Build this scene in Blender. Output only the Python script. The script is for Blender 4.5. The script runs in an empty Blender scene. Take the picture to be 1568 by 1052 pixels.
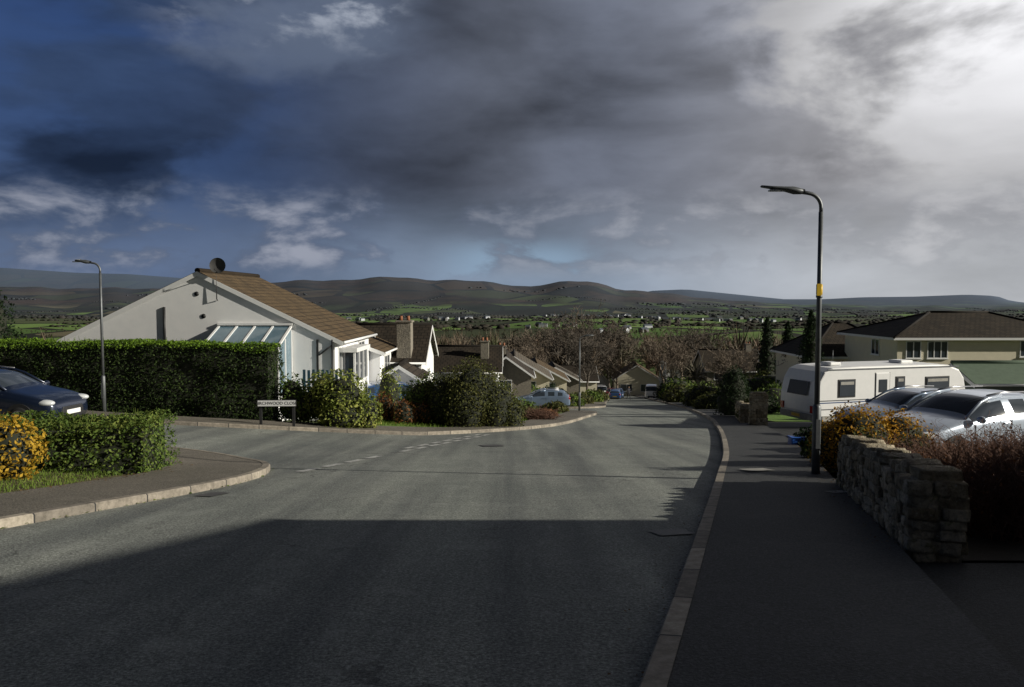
import bpy, bmesh, math, random
import numpy as np
from mathutils import Vector, Matrix
random.seed(7); rng=np.random.default_rng(7)
scene=bpy.context.scene
COL=scene.collection
# ------------------------------------------------------------------ terrain
RY=[-150,-10,0,4.4,7.1,13.4,19.4,29.7,42.6,65,98,125,160,400]
RX=[-44,-3.5,-.55,.79,1.6,3.47,5.18,7.7,10.4,13.8,17.6,20.6,24,40]
PX1=[-400,0,60,200,330,450,520,600,700,760,810,850,900,925,950,1000,1080,1150,1250,1320,1420,1500,1568,2000]
PE1=[22,20,20,18,22,29,32,35,31,26,22,27,29,25,18,12,5,-3,-6,-8,-9,-10,-12,-12]
PX2=[-400,0,60,120,200,280,400,600,960,1000,1050,1100,1200,1260,1320,1400,1480,1525,1545,1568,2000]
PE2=[40,50,46,42,40,34,20,8,8,15,17,12,2,2,5,6,9,7,0,-4,-4]
def smooth(t): t=np.clip(t,0,1); return t*t*(3-2*t)
def H(x,y):
    x=np.asarray(x,float); y=np.asarray(y,float)
    z=np.interp(y,[-400,-100,0,150,220,300,450,700,1000,2400],[20,11,0,-16.5,-21.5,-25,-30,-37,-42,-44])
    L=np.interp(y,RY,RX)-8
    f=np.interp(y,[-20,5,16,40,130,170],[.1,.15,1,1,.3,0])
    z=z+.07*np.clip(L-2-x,0,22)*f
    und=np.interp(y,[150,400,1200,2400,4500],[0,2,4,7,14])
    u=(np.sin(x*.0061+1.3)*np.sin(y*.0043+.4)+.6*np.sin(x*.013+y*.009)+.35*np.sin(x*.027-y*.021+2))
    z=z+und*u*.6
    ys=np.maximum(y,1.); px=784+1220*x/ys
    z1=np.interp(px,PX1,PE1)/1220*4500+ 5*np.sin(px*.045)+3*np.sin(px*.11+1)
    z2=np.interp(px,PX2,PE2)/1220*9000
    a=smooth((y-2500)/2000); z=np.where(y>2500,z*(1-a)+z1*a,z)
    b=smooth((y-4700)/1200); z=np.where(y>4700,z*(1-b)+(-40)*b,z)
    c=smooth((y-6300)/2700); z=np.where(y>6300,z*(1-c)+z2*c,z)
    return z
def h(x,y): return float(H(x,y))
# ------------------------------------------------------------------ node helpers
def newmat(name):
    m=bpy.data.materials.new(name); m.use_nodes=True
    nt=m.node_tree; b=nt.nodes['Principled BSDF']; return m,nt,b
def N(nt,t,**k):
    n=nt.nodes.new(t)
    for a,v in k.items(): setattr(n,a,v)
    return n
def ramp(nt,fac,stops,interp='LINEAR'):
    r=N(nt,'ShaderNodeValToRGB'); r.color_ramp.interpolation=interp
    e=r.color_ramp.elements
    while len(e)<len(stops): e.new(.5)
    for i,(p,c) in enumerate(stops):
        e[i].position=p; e[i].color=(*c,1)
    nt.links.new(fac,r.inputs[0]); return r.outputs[0]
def mixc(nt,f,a,b,blend='MIX'):
    m=N(nt,'ShaderNodeMix',data_type='RGBA',blend_type=blend)
    for s,v in ((m.inputs[0],f),(m.inputs[6],a),(m.inputs[7],b)):
        if isinstance(v,(int,float)): s.default_value=v
        elif isinstance(v,tuple): s.default_value=(*v,1)
        else: nt.links.new(v,s)
    return m.outputs[2]
def math_(nt,op,a,b=0.,c=None,clamp=False):
    m=N(nt,'ShaderNodeMath',operation=op); m.use_clamp=clamp
    for i,v in enumerate((a,b,c)):
        if v is None: continue
        if isinstance(v,(int,float)): m.inputs[i].default_value=v
        else: nt.links.new(v,m.inputs[i])
    return m.outputs[0]
def mrange(nt,v,a,b,c=0.,d=1.,kind='SMOOTHSTEP'):
    m=N(nt,'ShaderNodeMapRange',interpolation_type=kind)
    nt.links.new(v,m.inputs[0])
    for i,x in enumerate((a,b,c,d)): m.inputs[i+1].default_value=x
    return m.outputs[0]
def noise(nt,vec,scale,detail=5,rough=.55,dist=0):
    n=N(nt,'ShaderNodeTexNoise'); n.inputs['Scale'].default_value=scale
    n.inputs['Detail'].default_value=detail; n.inputs['Roughness'].default_value=rough
    n.inputs['Distortion'].default_value=dist
    nt.links.new(vec,n.inputs['Vector']); return n.outputs['Fac']
def bump(nt,b,hgt,strength=.3,dist=.02):
    n=N(nt,'ShaderNodeBump'); n.inputs['Strength'].default_value=strength; n.inputs['Distance'].default_value=dist
    nt.links.new(hgt,n.inputs['Height']); nt.links.new(n.outputs[0],b.inputs['Normal'])
def M(name,c1,c2=None,scale=3,rough=.8,bs=0,bstr=.3,bd=.01,metal=0,spec=.5,obj=True):
    m,nt,b=newmat(name)
    tc=N(nt,'ShaderNodeTexCoord'); v=tc.outputs['Object']
    if c2 is None: c2=tuple(x*.85 for x in c1)
    n=noise(nt,v,scale,8,.62)
    nt.links.new(ramp(nt,n,[(.3,c1),(.7,c2)]),b.inputs['Base Color'])
    b.inputs['Roughness'].default_value=rough; b.inputs['Metallic'].default_value=metal
    b.inputs['Specular IOR Level'].default_value=spec
    if bs: bump(nt,b,noise(nt,v,bs,4,.6),bstr,bd)
    return m
def leafmat(name,cols,trans=.25,clump=1.2):
    m,nt,b=newmat(name)
    g=N(nt,'ShaderNodeNewGeometry'); tc=N(nt,'ShaderNodeTexCoord')
    n=noise(nt,tc.outputs['Object'],clump,3,.5)
    f=math_(nt,'ADD',math_(nt,'MULTIPLY',g.outputs['Random Per Island'],.6),math_(nt,'MULTIPLY',n,.9))
    f=math_(nt,'SUBTRACT',f,.25)
    k=len(cols)
    c=ramp(nt,f,[(i/(k-1),cols[i]) for i in range(k)])
    nt.links.new(c,b.inputs['Base Color']); b.inputs['Roughness'].default_value=.7
    b.inputs['Specular IOR Level'].default_value=.15
    t=N(nt,'ShaderNodeBsdfTranslucent'); nt.links.new(c,t.inputs[0])
    ms=N(nt,'ShaderNodeMixShader'); ms.inputs[0].default_value=trans
    nt.links.new(b.outputs[0],ms.inputs[1]); nt.links.new(t.outputs[0],ms.inputs[2])
    nt.links.new(ms.outputs[0],nt.nodes['Material Output'].inputs[0]); return m
# ------------------------------------------------------------------ materials
def asphalt(name,a,b_,streak=False,rough=.8):
    m,nt,b=newmat(name)
    v=N(nt,'ShaderNodeNewGeometry').outputs['Position']
    n1=noise(nt,v,.45,6,.6); n2=noise(nt,v,42,3,.75); n3=noise(nt,v,110,2,.6)
    c=ramp(nt,n1,[(.3,a),(.7,b_)])
    sp=ramp(nt,n2,[(.32,(.35,.35,.35)),(.52,(1,1,1)),(.70,(2.0,2.0,1.95))])
    c=mixc(nt,1.,c,sp,'MULTIPLY')
    st=mrange(nt,noise(nt,v,1.7,8,.75,.6),.50,.68,0,.4)
    c=mixc(nt,st,c,tuple(x*1.45 for x in b_))
    if streak:
        mp=N(nt,'ShaderNodeMapping'); mp.inputs['Rotation'].default_value=(0,0,.29); mp.inputs['Scale'].default_value=(1.1,.06,.06); nt.links.new(v,mp.inputs[0])
        sn=noise(nt,mp.outputs[0],1.,5,.6); c=mixc(nt,1.,c,ramp(nt,sn,[(.35,(.68,.69,.72)),(.65,(1.28,1.28,1.25))]),'MULTIPLY')
        vc=N(nt,'ShaderNodeTexVoronoi',feature='DISTANCE_TO_EDGE'); vc.inputs['Scale'].default_value=.38
        wv=N(nt,'ShaderNodeVectorMath',operation='ADD'); nz=N(nt,'ShaderNodeTexNoise'); nz.inputs['Scale'].default_value=1.5; nz.inputs['Detail'].default_value=6; nt.links.new(v,nz.inputs['Vector'])
        nt.links.new(v,wv.inputs[0]); nt.links.new(nz.outputs['Color'],wv.inputs[1]); nt.links.new(wv.outputs[0],vc.inputs['Vector'])
        ck=math_(nt,'MULTIPLY',math_(nt,'LESS_THAN',vc.outputs['Distance'],.006),mrange(nt,n1,.48,.6,0,.5)); c=mixc(nt,ck,c,(.03,.03,.03))
    vo=N(nt,'ShaderNodeTexVoronoi'); vo.inputs['Scale'].default_value=60; nt.links.new(v,vo.inputs['Vector'])
    wp=mrange(nt,vo.outputs['Distance'],.14,.05,0,.75)
    wn=math_(nt,'GREATER_THAN',n2,.55)
    c=mixc(nt,math_(nt,'MULTIPLY',wp,wn),c,tuple(x*2.8 for x in b_))
    nt.links.new(c,b.inputs['Base Color']); b.inputs['Roughness'].default_value=rough
    b.inputs['Specular IOR Level'].default_value=.3
    bump(nt,b,math_(nt,'ADD',n2,math_(nt,'MULTIPLY',n3,.5)),.8,.01); return m
m_road=asphalt('asphalt',(.165,.178,.168),(.22,.23,.215),True)
m_pave=asphalt('pavement_tarmac',(.042,.044,.048),(.062,.064,.066))
m_pave2=asphalt('pavement_gritty',(.13,.12,.10),(.18,.162,.138))
m_drive=asphalt('driveway_tarmac',(.028,.03,.034),(.042,.044,.046))
def kerbmat():
    m,nt,b=newmat('kerb_concrete')
    uv=N(nt,'ShaderNodeUVMap').outputs[0]; s=N(nt,'ShaderNodeSeparateXYZ'); nt.links.new(uv,s.inputs[0])
    q=math_(nt,'DIVIDE',s.outputs[0],.9); fr=math_(nt,'FRACT',q); fl=math_(nt,'FLOOR',q)
    w=N(nt,'ShaderNodeTexWhiteNoise',noise_dimensions='1D'); nt.links.new(fl,w.inputs['W'])
    c=ramp(nt,w.outputs['Value'],[(0,(.22,.195,.165)),(.5,(.33,.29,.24)),(1,(.44,.39,.32))])
    v=N(nt,'ShaderNodeNewGeometry').outputs['Position']
    c=mixc(nt,1.,c,ramp(nt,noise(nt,v,9,8,.7),[(.3,(.45,.45,.43)),(.7,(1.15,1.15,1.15))]),'MULTIPLY')
    j=math_(nt,'LESS_THAN',fr,.025)
    c=mixc(nt,j,c,(.03,.03,.03)); nt.links.new(c,b.inputs['Base Color']); b.inputs['Roughness'].default_value=.85
    bump(nt,b,noise(nt,v,60,4,.6),.4,.01); return m
m_kerb=kerbmat()
m_render=M('white_render',(.88,.88,.88),(.80,.81,.82),2.2,.85,80,.3,.01)
m_cream=M('cream_render',(.78,.72,.55),(.70,.65,.50),2,.85,80,.3,.01)
m_stonewall=M('stone_cladding',(.28,.25,.2),(.17,.155,.13),6,.9,12,.8,.04)
m_white=M('white_paint',(.85,.85,.85),(.78,.79,.79),4,.4)
m_black=M('black_plastic',(.02,.02,.022),(.03,.03,.03),8,.5)
m_rubber=M('tyre_rubber',(.018,.018,.018),(.03,.03,.03),8,.8)
m_alloy=M('alloy',(.5,.5,.52),(.4,.4,.42),9,.3,metal=.9)
m_steel=M('galvanised_steel',(.17,.18,.19),(.11,.12,.13),7,.5,metal=.5)
m_head=M('lantern_casing',(.13,.14,.15),(.09,.1,.11),9,.45,metal=.3)
m_yellow=M('yellow_label',(.75,.5,.02),(.6,.38,.02),9,.5)
m_glass=M('window_glass',(.03,.04,.05),(.05,.06,.08),.8,.06,spec=.9)
m_cglass=M('conservatory_glass',(.10,.17,.22),(.16,.24,.30),1.2,.08,spec=.9)
m_clear=M('lamp_lens',(.55,.58,.6),(.7,.72,.74),12,.1,spec=.9)
m_red=M('red_lens',(.4,.015,.015),(.3,.01,.01),8,.2)
m_bark=M('bark',(.12,.10,.08),(.065,.055,.045),6,.9)
m_twig=M('twigs',(.20,.16,.12),(.13,.10,.078),3,.9)
m_twigred=M('red_twigs',(.17,.085,.055),(.10,.052,.036),3,.85)
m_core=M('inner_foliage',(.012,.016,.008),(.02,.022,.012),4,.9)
m_soil=M('soil',(.04,.032,.024),(.025,.02,.015),4,.95,30,.8,.03)
m_markw=M('road_paint',(.7,.7,.68),(.17,.175,.17),9,.7)
m_iron=M('cast_iron',(.12,.115,.11),(.07,.07,.07),14,.6,40,.6,.01,metal=.3)
m_pale=M('pale_cover',(.38,.37,.34),(.27,.26,.24),9,.8,40,.5,.01)
m_bluepaint=M('blue_paint',(.03,.09,.13),(.02,.06,.09),5,.6)
m_bluebox=M('blue_plastic',(.02,.12,.5),(.02,.1,.4),5,.4)
m_terra=M('terracotta',(.3,.12,.06),None,5)
def stonemat():
    m,nt,b=newmat('limestone')
    g=N(nt,'ShaderNodeNewGeometry'); v=g.outputs['Position']
    c=ramp(nt,g.outputs['Random Per Island'],[(0,(.24,.2,.14)),(.35,(.38,.32,.23)),(.7,(.45,.41,.34)),(1,(.58,.50,.38))])
    c=mixc(nt,1.,c,ramp(nt,noise(nt,v,11,9,.75),[(.35,(.4,.38,.34)),(.65,(1.4,1.38,1.3))]),'MULTIPLY')
    li=mrange(nt,noise(nt,v,7,6,.75),.56,.65,0,.7)
    c=mixc(nt,li,c,(.14,.15,.06))
    sp=mrange(nt,noise(nt,v,26,4,.7),.62,.68,0,.7); c=mixc(nt,sp,c,(.6,.59,.53))
    nt.links.new(c,b.inputs['Base Color']); b.inputs['Roughness'].default_value=.95
    bump(nt,b,math_(nt,'ADD',noise(nt,v,22,8,.75),math_(nt,'MULTIPLY',noise(nt,v,7,3,.6),1.5)),1.,.05); return m
m_stone=stonemat()
def roofmat(name,c1,c2,row=.3):
    m,nt,b=newmat(name)
    tc=N(nt,'ShaderNodeTexCoord'); v=tc.outputs['Object']
    uv=N(nt,'ShaderNodeUVMap').outputs[0]; s=N(nt,'ShaderNodeSeparateXYZ'); nt.links.new(uv,s.inputs[0])
    br=N(nt,'ShaderNodeTexBrick'); nt.links.new(uv,br.inputs['Vector'])
    br.inputs['Scale'].default_value=1; br.inputs['Brick Width'].default_value=.34; br.inputs['Row Height'].default_value=row
    br.inputs['Mortar Size'].default_value=.022; br.inputs['Color1'].default_value=(*c1,1); br.inputs['Color2'].default_value=(*c2,1)
    br.inputs['Mortar'].default_value=(*(x*.25 for x in c1),1)
    c=mixc(nt,1.,br.outputs['Color'],ramp(nt,noise(nt,v,1.6,8,.7),[(.3,(.6,.6,.6)),(.7,(1.3,1.25,1.1))]),'MULTIPLY')
    nt.links.new(c,b.inputs['Base Color']); b.inputs['Roughness'].default_value=.85; b.inputs['Specular IOR Level'].default_value=.25
    saw=math_(nt,'FRACT',math_(nt,'DIVIDE',s.outputs[1],row))
    bump(nt,b,saw,.9,.05); return m
m_roof=roofmat('brown_roof_tiles',(.115,.082,.05),(.085,.063,.04))
m_roofd=roofmat('dark_roof_tiles',(.05,.04,.032),(.036,.03,.025))
m_roofg=roofmat('grey_roof_tiles',(.13,.112,.095),(.095,.085,.075))
m_felt=M('green_felt',(.12,.17,.12),(.09,.13,.09),4,.9)
def paint(name,c,metal=.35):
    m,nt,b=newmat(name)
    tc=N(nt,'ShaderNodeTexCoord'); n=noise(nt,tc.outputs['Object'],5,5,.6)
    nt.links.new(ramp(nt,n,[(.3,c),(.7,tuple(x*.88 for x in c))]),b.inputs['Base Color'])
    b.inputs['Metallic'].default_value=metal; b.inputs['Roughness'].default_value=.28
    b.inputs['Coat Weight'].default_value=.8; b.inputs['Coat Roughness'].default_value=.06; return m
p_navy=paint('navy_car_paint',(.012,.02,.045)); p_silver=paint('silver_car_paint',(.46,.53,.64),.25)
p_blue=paint('blue_car_paint',(.05,.12,.3)); p_red=paint('red_car_paint',(.35,.02,.02)); p_white=paint('white_car_paint',(.8,.8,.8),0)
p_steelblue=paint('steel_blue_car_paint',(.2,.27,.38),.3)
l_hedge_shaded=leafmat('shaded_hedge_leaves',[(.012,.020,.006),(.020,.036,.009),(.045,.07,.014)],.1)  # hedge sides: their shade is painted into darker leaf colours
l_hedge_sunlit=leafmat('sunlit_hedge_leaves',[(.06,.11,.014),(.13,.23,.025),(.22,.33,.035)],.3)  # hedge top: sunlight painted in as brighter leaf colours
l_near=leafmat('privet_leaves',[(.04,.065,.016),(.10,.16,.032),(.22,.25,.06)])
l_gold=leafmat('golden_leaves',[(.16,.12,.02),(.40,.25,.025),(.6,.38,.045)])
l_orange=leafmat('orange_leaves',[(.14,.14,.02),(.45,.23,.02),(.55,.3,.02)])
l_var=leafmat('variegated_leaves',[(.05,.08,.016),(.17,.21,.04),(.46,.46,.13)])
l_olive=leafmat('olive_leaves',[(.035,.04,.014),(.075,.085,.026),(.16,.15,.045)])
l_dark=leafmat('conifer_foliage',[(.008,.018,.007),(.016,.032,.012),(.035,.055,.017)])
l_rust=leafmat('rust_leaves',[(.10,.045,.018),(.2,.085,.03),(.3,.14,.05)])
HAZE=(.11,.15,.22)  # aerial haze, painted into ground and far tree base colours by distance
def groundmat():
    m,nt,b=newmat('ground_fields')
    g=N(nt,'ShaderNodeNewGeometry'); v=g.outputs['Position']
    s=N(nt,'ShaderNodeSeparateXYZ'); nt.links.new(v,s.inputs[0])
    mp=N(nt,'ShaderNodeMapping'); mp.inputs['Scale'].default_value=(.0055,.0030,0); mp.inputs['Rotation'].default_value=(0,0,.3)
    nt.links.new(v,mp.inputs[0])
    def fields(vec,wd):
        vo=N(nt,'ShaderNodeTexVoronoi'); vo.inputs['Scale'].default_value=1; vo.inputs['Randomness'].default_value=.85; nt.links.new(vec,vo.inputs['Vector'])
        vs=N(nt,'ShaderNodeSeparateColor'); nt.links.new(vo.outputs['Color'],vs.inputs[0])
        ve=N(nt,'ShaderNodeTexVoronoi',feature='DISTANCE_TO_EDGE'); ve.inputs['Randomness'].default_value=.85; ve.inputs['Scale'].default_value=1; nt.links.new(vec,ve.inputs['Vector'])
        return vs.outputs[0],math_(nt,'LESS_THAN',ve.outputs['Distance'],wd)
    f0,e0=fields(mp.outputs[0],.045)
    field=ramp(nt,f0,[(0,(.05,.06,.03)),(.2,(.10,.17,.045)),(.38,(.16,.25,.07)),(.5,(.085,.10,.045)),(.66,(.13,.20,.055)),(.82,(.15,.135,.08)),(.92,(.03,.036,.022))],'CONSTANT')
    field=mixc(nt,1.,field,ramp(nt,noise(nt,v,.012,6,.6),[(.3,(.75,.75,.75)),(.7,(1.2,1.2,1.2))]),'MULTIPLY')
    field=mixc(nt,e0,field,(.025,.027,.018))
    # hill slopes: moor, bracken, rough enclosed pasture
    mp2=N(nt,'ShaderNodeMapping'); mp2.inputs['Scale'].default_value=(.0032,.0024,0); mp2.inputs['Rotation'].default_value=(0,0,-.2); nt.links.new(v,mp2.inputs[0])
    f1,e1=fields(mp2.outputs[0],.04)
    hf=ramp(nt,f1,[(0,(.045,.036,.024)),(.25,(.08,.058,.036)),(.45,(.06,.065,.032)),(.6,(.03,.028,.02)),(.75,(.095,.075,.045)),(.88,(.08,.10,.04))],'CONSTANT')
    hm=ramp(nt,noise(nt,v,.0022,9,.7),[(.3,(.03,.022,.017)),(.45,(.08,.052,.034)),(.52,(.03,.026,.018)),(.62,(.07,.05,.032)),(.72,(.035,.028,.02))])
    hm=mixc(nt,mrange(nt,noise(nt,v,.0018,5,.5),.42,.56),hm,mixc(nt,e1,hf,(.02,.02,.015)))
    wood=mrange(nt,noise(nt,v,.0028,8,.6),.49,.55)
    low=mixc(nt,wood,field,(.03,.03,.02))
    zf=math_(nt,'ADD',s.outputs[2],math_(nt,'MULTIPLY',noise(nt,v,.002,6,.6),60))
    hill=mixc(nt,mrange(nt,zf,0,30),low,hm)
    fy=mrange(nt,s.outputs[1],1900,2500)
    far=mixc(nt,fy,field,hill)
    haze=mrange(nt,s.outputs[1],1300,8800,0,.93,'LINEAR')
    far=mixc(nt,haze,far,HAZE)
    near=ramp(nt,noise(nt,v,.8,7,.65),[(.3,(.035,.05,.015)),(.55,(.05,.07,.02)),(.75,(.07,.055,.03))])
    c=mixc(nt,mrange(nt,s.outputs[1],150,520),near,far)
    nt.links.new(c,b.inputs['Base Color']); b.inputs['Roughness'].default_value=.95; b.inputs['Specular IOR Level'].default_value=.1
    return m
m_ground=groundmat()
m_lawn=M('lawn_grass',(.10,.20,.022),(.16,.27,.04),2.5,.9,40,1,.05)
m_verge=M('verge_grass',(.08,.085,.028),(.15,.115,.06),3.5,.95,40,1,.05)
# ------------------------------------------------------------------ mesh helpers
def mk(name,V,F,mats,parent=None,mi=None,smooth_=False,uv=None,loc=None,rot=0):
    me=bpy.data.meshes.new(name)
    me.from_pydata([tuple(map(float,v)) for v in V],[],[tuple(map(int,f)) for f in F])
    if not isinstance(mats,(list,tuple)): mats=[mats]
    for m in mats: me.materials.append(m)
    if mi is not None: me.polygons.foreach_set('material_index',np.asarray(mi,dtype=np.int32))
    if smooth_: me.polygons.foreach_set('use_smooth',np.ones(len(me.polygons),bool))
    if uv is not None:
        ul=me.uv_layers.new(name='UVMap'); uv=np.asarray(uv)
        li=np.zeros(len(me.loops),dtype=np.int32); me.loops.foreach_get('vertex_index',li)
        ul.data.foreach_set('uv',uv[li].astype(np.float32).ravel())
    me.update(); o=bpy.data.objects.new(name,me); COL.objects.link(o)
    if parent is not None: o.parent=parent
    if loc is not None: o.location=loc
    if rot: o.rotation_euler[2]=rot
    return o
def fastmesh(name,V,F,mats,parent=None,smooth_=False,loc=None):
    V=np.asarray(V,np.float32); F=np.asarray(F,np.int32); k=F.shape[1]
    me=bpy.data.meshes.new(name); me.vertices.add(len(V)); me.vertices.foreach_set('co',V.ravel())
    me.loops.add(F.size); me.loops.foreach_set('vertex_index',F.ravel())
    me.polygons.add(len(F)); me.polygons.foreach_set('loop_start',np.arange(0,F.size,k,dtype=np.int32))
    me.polygons.foreach_set('loop_total',np.full(len(F),k,dtype=np.int32))
    if not isinstance(mats,(list,tuple)): mats=[mats]
    for m in mats: me.materials.append(m)
    if smooth_: me.polygons.foreach_set('use_smooth',np.ones(len(F),bool))
    me.update(calc_edges=True); me.validate()
    o=bpy.data.objects.new(name,me); COL.objects.link(o)
    if parent is not None: o.parent=parent
    if loc is not None: o.location=loc
    return o
def group(name,loc=(0,0,0),rot=0):
    e=bpy.data.objects.new(name,None); e.empty_display_size=.3; COL.objects.link(e)
    e.location=loc; e.rotation_euler[2]=rot; return e
def box(p,name,x0,x1,y0,y1,z0,z1,mat,bev=0):
    V=[(x,y,z) for z in (z0,z1) for y in (y0,y1) for x in (x0,x1)]
    F=[(0,2,3,1),(4,5,7,6),(0,1,5,4),(1,3,7,5),(3,2,6,7),(2,0,4,6)]
    o=mk(name,V,F,mat,p)
    if bev:
        b=o.modifiers.new('b','BEVEL'); b.width=bev; b.segments=2
    return o
def tubeset(P,R,sides=3):
    P=np.asarray(P,float); R=np.asarray(R,float); n,k,_=P.shape
    T=np.gradient(P,axis=1); T/=np.linalg.norm(T,axis=2,keepdims=True)+1e-9
    ref=np.where(np.abs(T[:,:1,2:3])>.9,np.array([1.,0,0]),np.array([0,0,1.]))
    A=np.cross(T,np.broadcast_to(ref,T.shape)); A/=np.linalg.norm(A,axis=2,keepdims=True)+1e-9
    B=np.cross(T,A)
    an=np.arange(sides)/sides*2*np.pi
    V=P[:,:,None,:]+R[:,:,None,None]*(np.cos(an)[None,None,:,None]*A[:,:,None,:]+np.sin(an)[None,None,:,None]*B[:,:,None,:])
    idx=np.arange(n*k*sides).reshape(n,k,sides); nx=np.roll(idx,-1,axis=2)
    F=np.stack([idx[:,:-1],nx[:,:-1],nx[:,1:],idx[:,1:]],-1).reshape(-1,4)
    return V.reshape(-1,3),F
def tube(p,name,pts,rad,mat,sides=10):
    if isinstance(rad,(int,float)): rad=[rad]*len(pts)
    V,F=tubeset([pts],[rad],sides); V=list(V); F=[tuple(f) for f in F]
    n=len(pts)*sides; F.append(tuple(range(sides))[::-1]); F.append(tuple(range(n-sides,n)))
    return mk(name,V,F,mat,p,smooth_=True)
def quads(pts,nrm,size,asp=.55,spread=1.):
    n=len(pts); r=rng.normal(size=(n,3)); nn=nrm+spread*.7*r; nn/=np.linalg.norm(nn,axis=1,keepdims=True)+1e-9
    u=np.cross(nn,rng.normal(size=(n,3))); u/=np.linalg.norm(u,axis=1,keepdims=True)+1e-9; v=np.cross(nn,u)
    s=(size*rng.uniform(.6,1.35,n))[:,None]
    V=np.stack([pts-u*s*.5,pts-v*s*asp*.5+u*s*.05,pts+u*s*.5,pts+v*s*asp*.5+u*s*.05],1).reshape(-1,3)
    return V,np.arange(4*n).reshape(-1,4)
def lump(p,f=2.2,seed=0):
    r=np.random.default_rng(seed); o=np.zeros(len(p))
    for i in range(7):
        k=r.normal(size=3)*f*(1+i*.35); o+=np.sin(p@k+r.uniform(0,6.28))/(1+i*.3)
    return o/3.2
ICO={}
def ico(sub):
    if sub in ICO: return ICO[sub]
    bm=bmesh.new(); bmesh.ops.create_icosphere(bm,subdivisions=sub,radius=1)
    V=np.array([v.co[:] for v in bm.verts]); F=np.array([[v.index for v in f.verts] for f in bm.faces]); bm.free()
    ICO[sub]=(V,F); return ICO[sub]
def bush(name,loc,blobs,n,size,lm,amp=.16,seed=1,core=m_core,lf=1.8,topm=None,inner=.78):
    g=group(name,loc); VV=[];FF=[];o=0; allp=[];alln=[]
    tot=sum(b[3]*b[5] for b in blobs)
    for b in blobs:
        c=np.array(b[:3]); r=np.array(b[3:])
        V,F=ico(3); L=lump(V*r,lf,seed); P=V*r*(inner-.04+amp*L)[:,None]+c
        P[:,2]=np.maximum(P[:,2],-.15); VV.append(P); FF.append(F+o); o+=len(V)
        m=int(n*b[3]*b[5]/tot); d=rng.normal(size=(m,3)); d/=np.linalg.norm(d,axis=1,keepdims=True)
        d=d[(d[:,2]*r[2]+c[2])>-.1]
        L=lump(d*r,lf,seed); q=d*r*((inner+.16+amp*L)*rng.uniform(.82,1.14,len(d)))[:,None]+c
        nn=d/r; nn/=np.linalg.norm(nn,axis=1,keepdims=True); allp.append(q); alln.append(nn)
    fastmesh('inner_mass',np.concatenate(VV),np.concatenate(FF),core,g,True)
    P=np.concatenate(allp); Nn=np.concatenate(alln)
    V,F=quads(P,Nn,size); fastmesh('leaves',V,F,lm,g); return g
def hedge(name,x0,y0,x1,y1,th,ztop0,ztop1,lm,dens=500,size=.07,amp=.07,topm=None,lf=1.6,gz=None):
    g=group(name,(x0,y0,0)); Lh=math.hypot(x1-x0,y1-y0); d=np.array([(x1-x0)/Lh,(y1-y0)/Lh,0]); nr=np.array([-d[1],d[0],0])
    def base(t): return H(x0+d[0]*t,y0+d[1]*t)-.1
    def surf(t,w,kk):
        b=base(t); top=ztop0+(ztop1-ztop0)*t/Lh
        return d*t[:,None]+nr*(w*th/2)[:,None]+np.array([0,0,1.])*(b+(top-b)*kk)[:,None]
    hgt=ztop0-base(np.array([0.]))[0]
    areas={'f':Lh*hgt,'b':Lh*hgt*.4,'t':Lh*th*1.4,'e0':th*hgt,'e1':th*hgt}
    for nm,mat in (('leaves',lm),('top_leaves',topm or lm)):
        P=[];Q=[]
        for k,a in areas.items():
            if (k=='t')!=(nm=='top_leaves'): continue
            n=int(a*dens); t=rng.uniform(0,Lh,n); w=rng.uniform(-1,1,n); z=rng.uniform(0,1,n)
            if k=='f': w[:]=-1; q=-nr
            if k=='b': w[:]=1; q=nr
            if k=='t': z[:]=1; q=np.array([0,0,1.])
            if k=='e0': t[:]=0; q=-d
            if k=='e1': t[:]=Lh; q=d
            S=surf(t,w,z); q=np.broadcast_to(q,S.shape)
            S=S+q*(amp*lump(S,lf,3)+rng.uniform(-.09,.04,n))[:,None]
            if k in('f','b'): S=S-q*(.16*np.clip((z-.85)/.15,0,1)**2)[:,None]
            if k=='t': S[:,2]-=.1*np.abs(w)**4
            P.append(S);Q.append(q)
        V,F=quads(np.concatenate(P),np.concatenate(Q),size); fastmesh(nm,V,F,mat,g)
    # wispy shoots standing proud of the clipped top
    n=int(Lh*14); t=rng.uniform(0,Lh,n); w=rng.uniform(-.95,.95,n); S=surf(t,w,np.ones(n)); e=S+np.stack([rng.normal(0,.03,n),rng.normal(0,.03,n),rng.uniform(.05,.2,n)],1)
    V,F=tubeset(np.stack([S,(S+e)/2,e],1),np.tile([.008,.007,.003],(n,1)),3); fastmesh('shoots',V,F,topm or lm,g)
    nt_=max(2,int(Lh/.6)); V=[];F=[]
    for i in range(nt_+1):
        t=Lh*i/nt_; t=min(max(t,.12),Lh-.12); b=float(base(np.array([t]))[0]); top=ztop0+(ztop1-ztop0)*t/Lh-.12
        for w,z in ((-1,b),(-1,top),(1,top),(1,b)): V.append(d*t+nr*(w*(th/2-.13))+np.array([0,0,z]))
    for i in range(nt_):
        a=4*i
        for j in range(4): F.append((a+j,a+(j+1)%4,a+4+(j+1)%4,a+4+j))
    F.append((3,2,1,0)); F.append(tuple(4*nt_+j for j in range(4)))
    mk('inner_mass',V,F,m_core,g); return g
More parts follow.
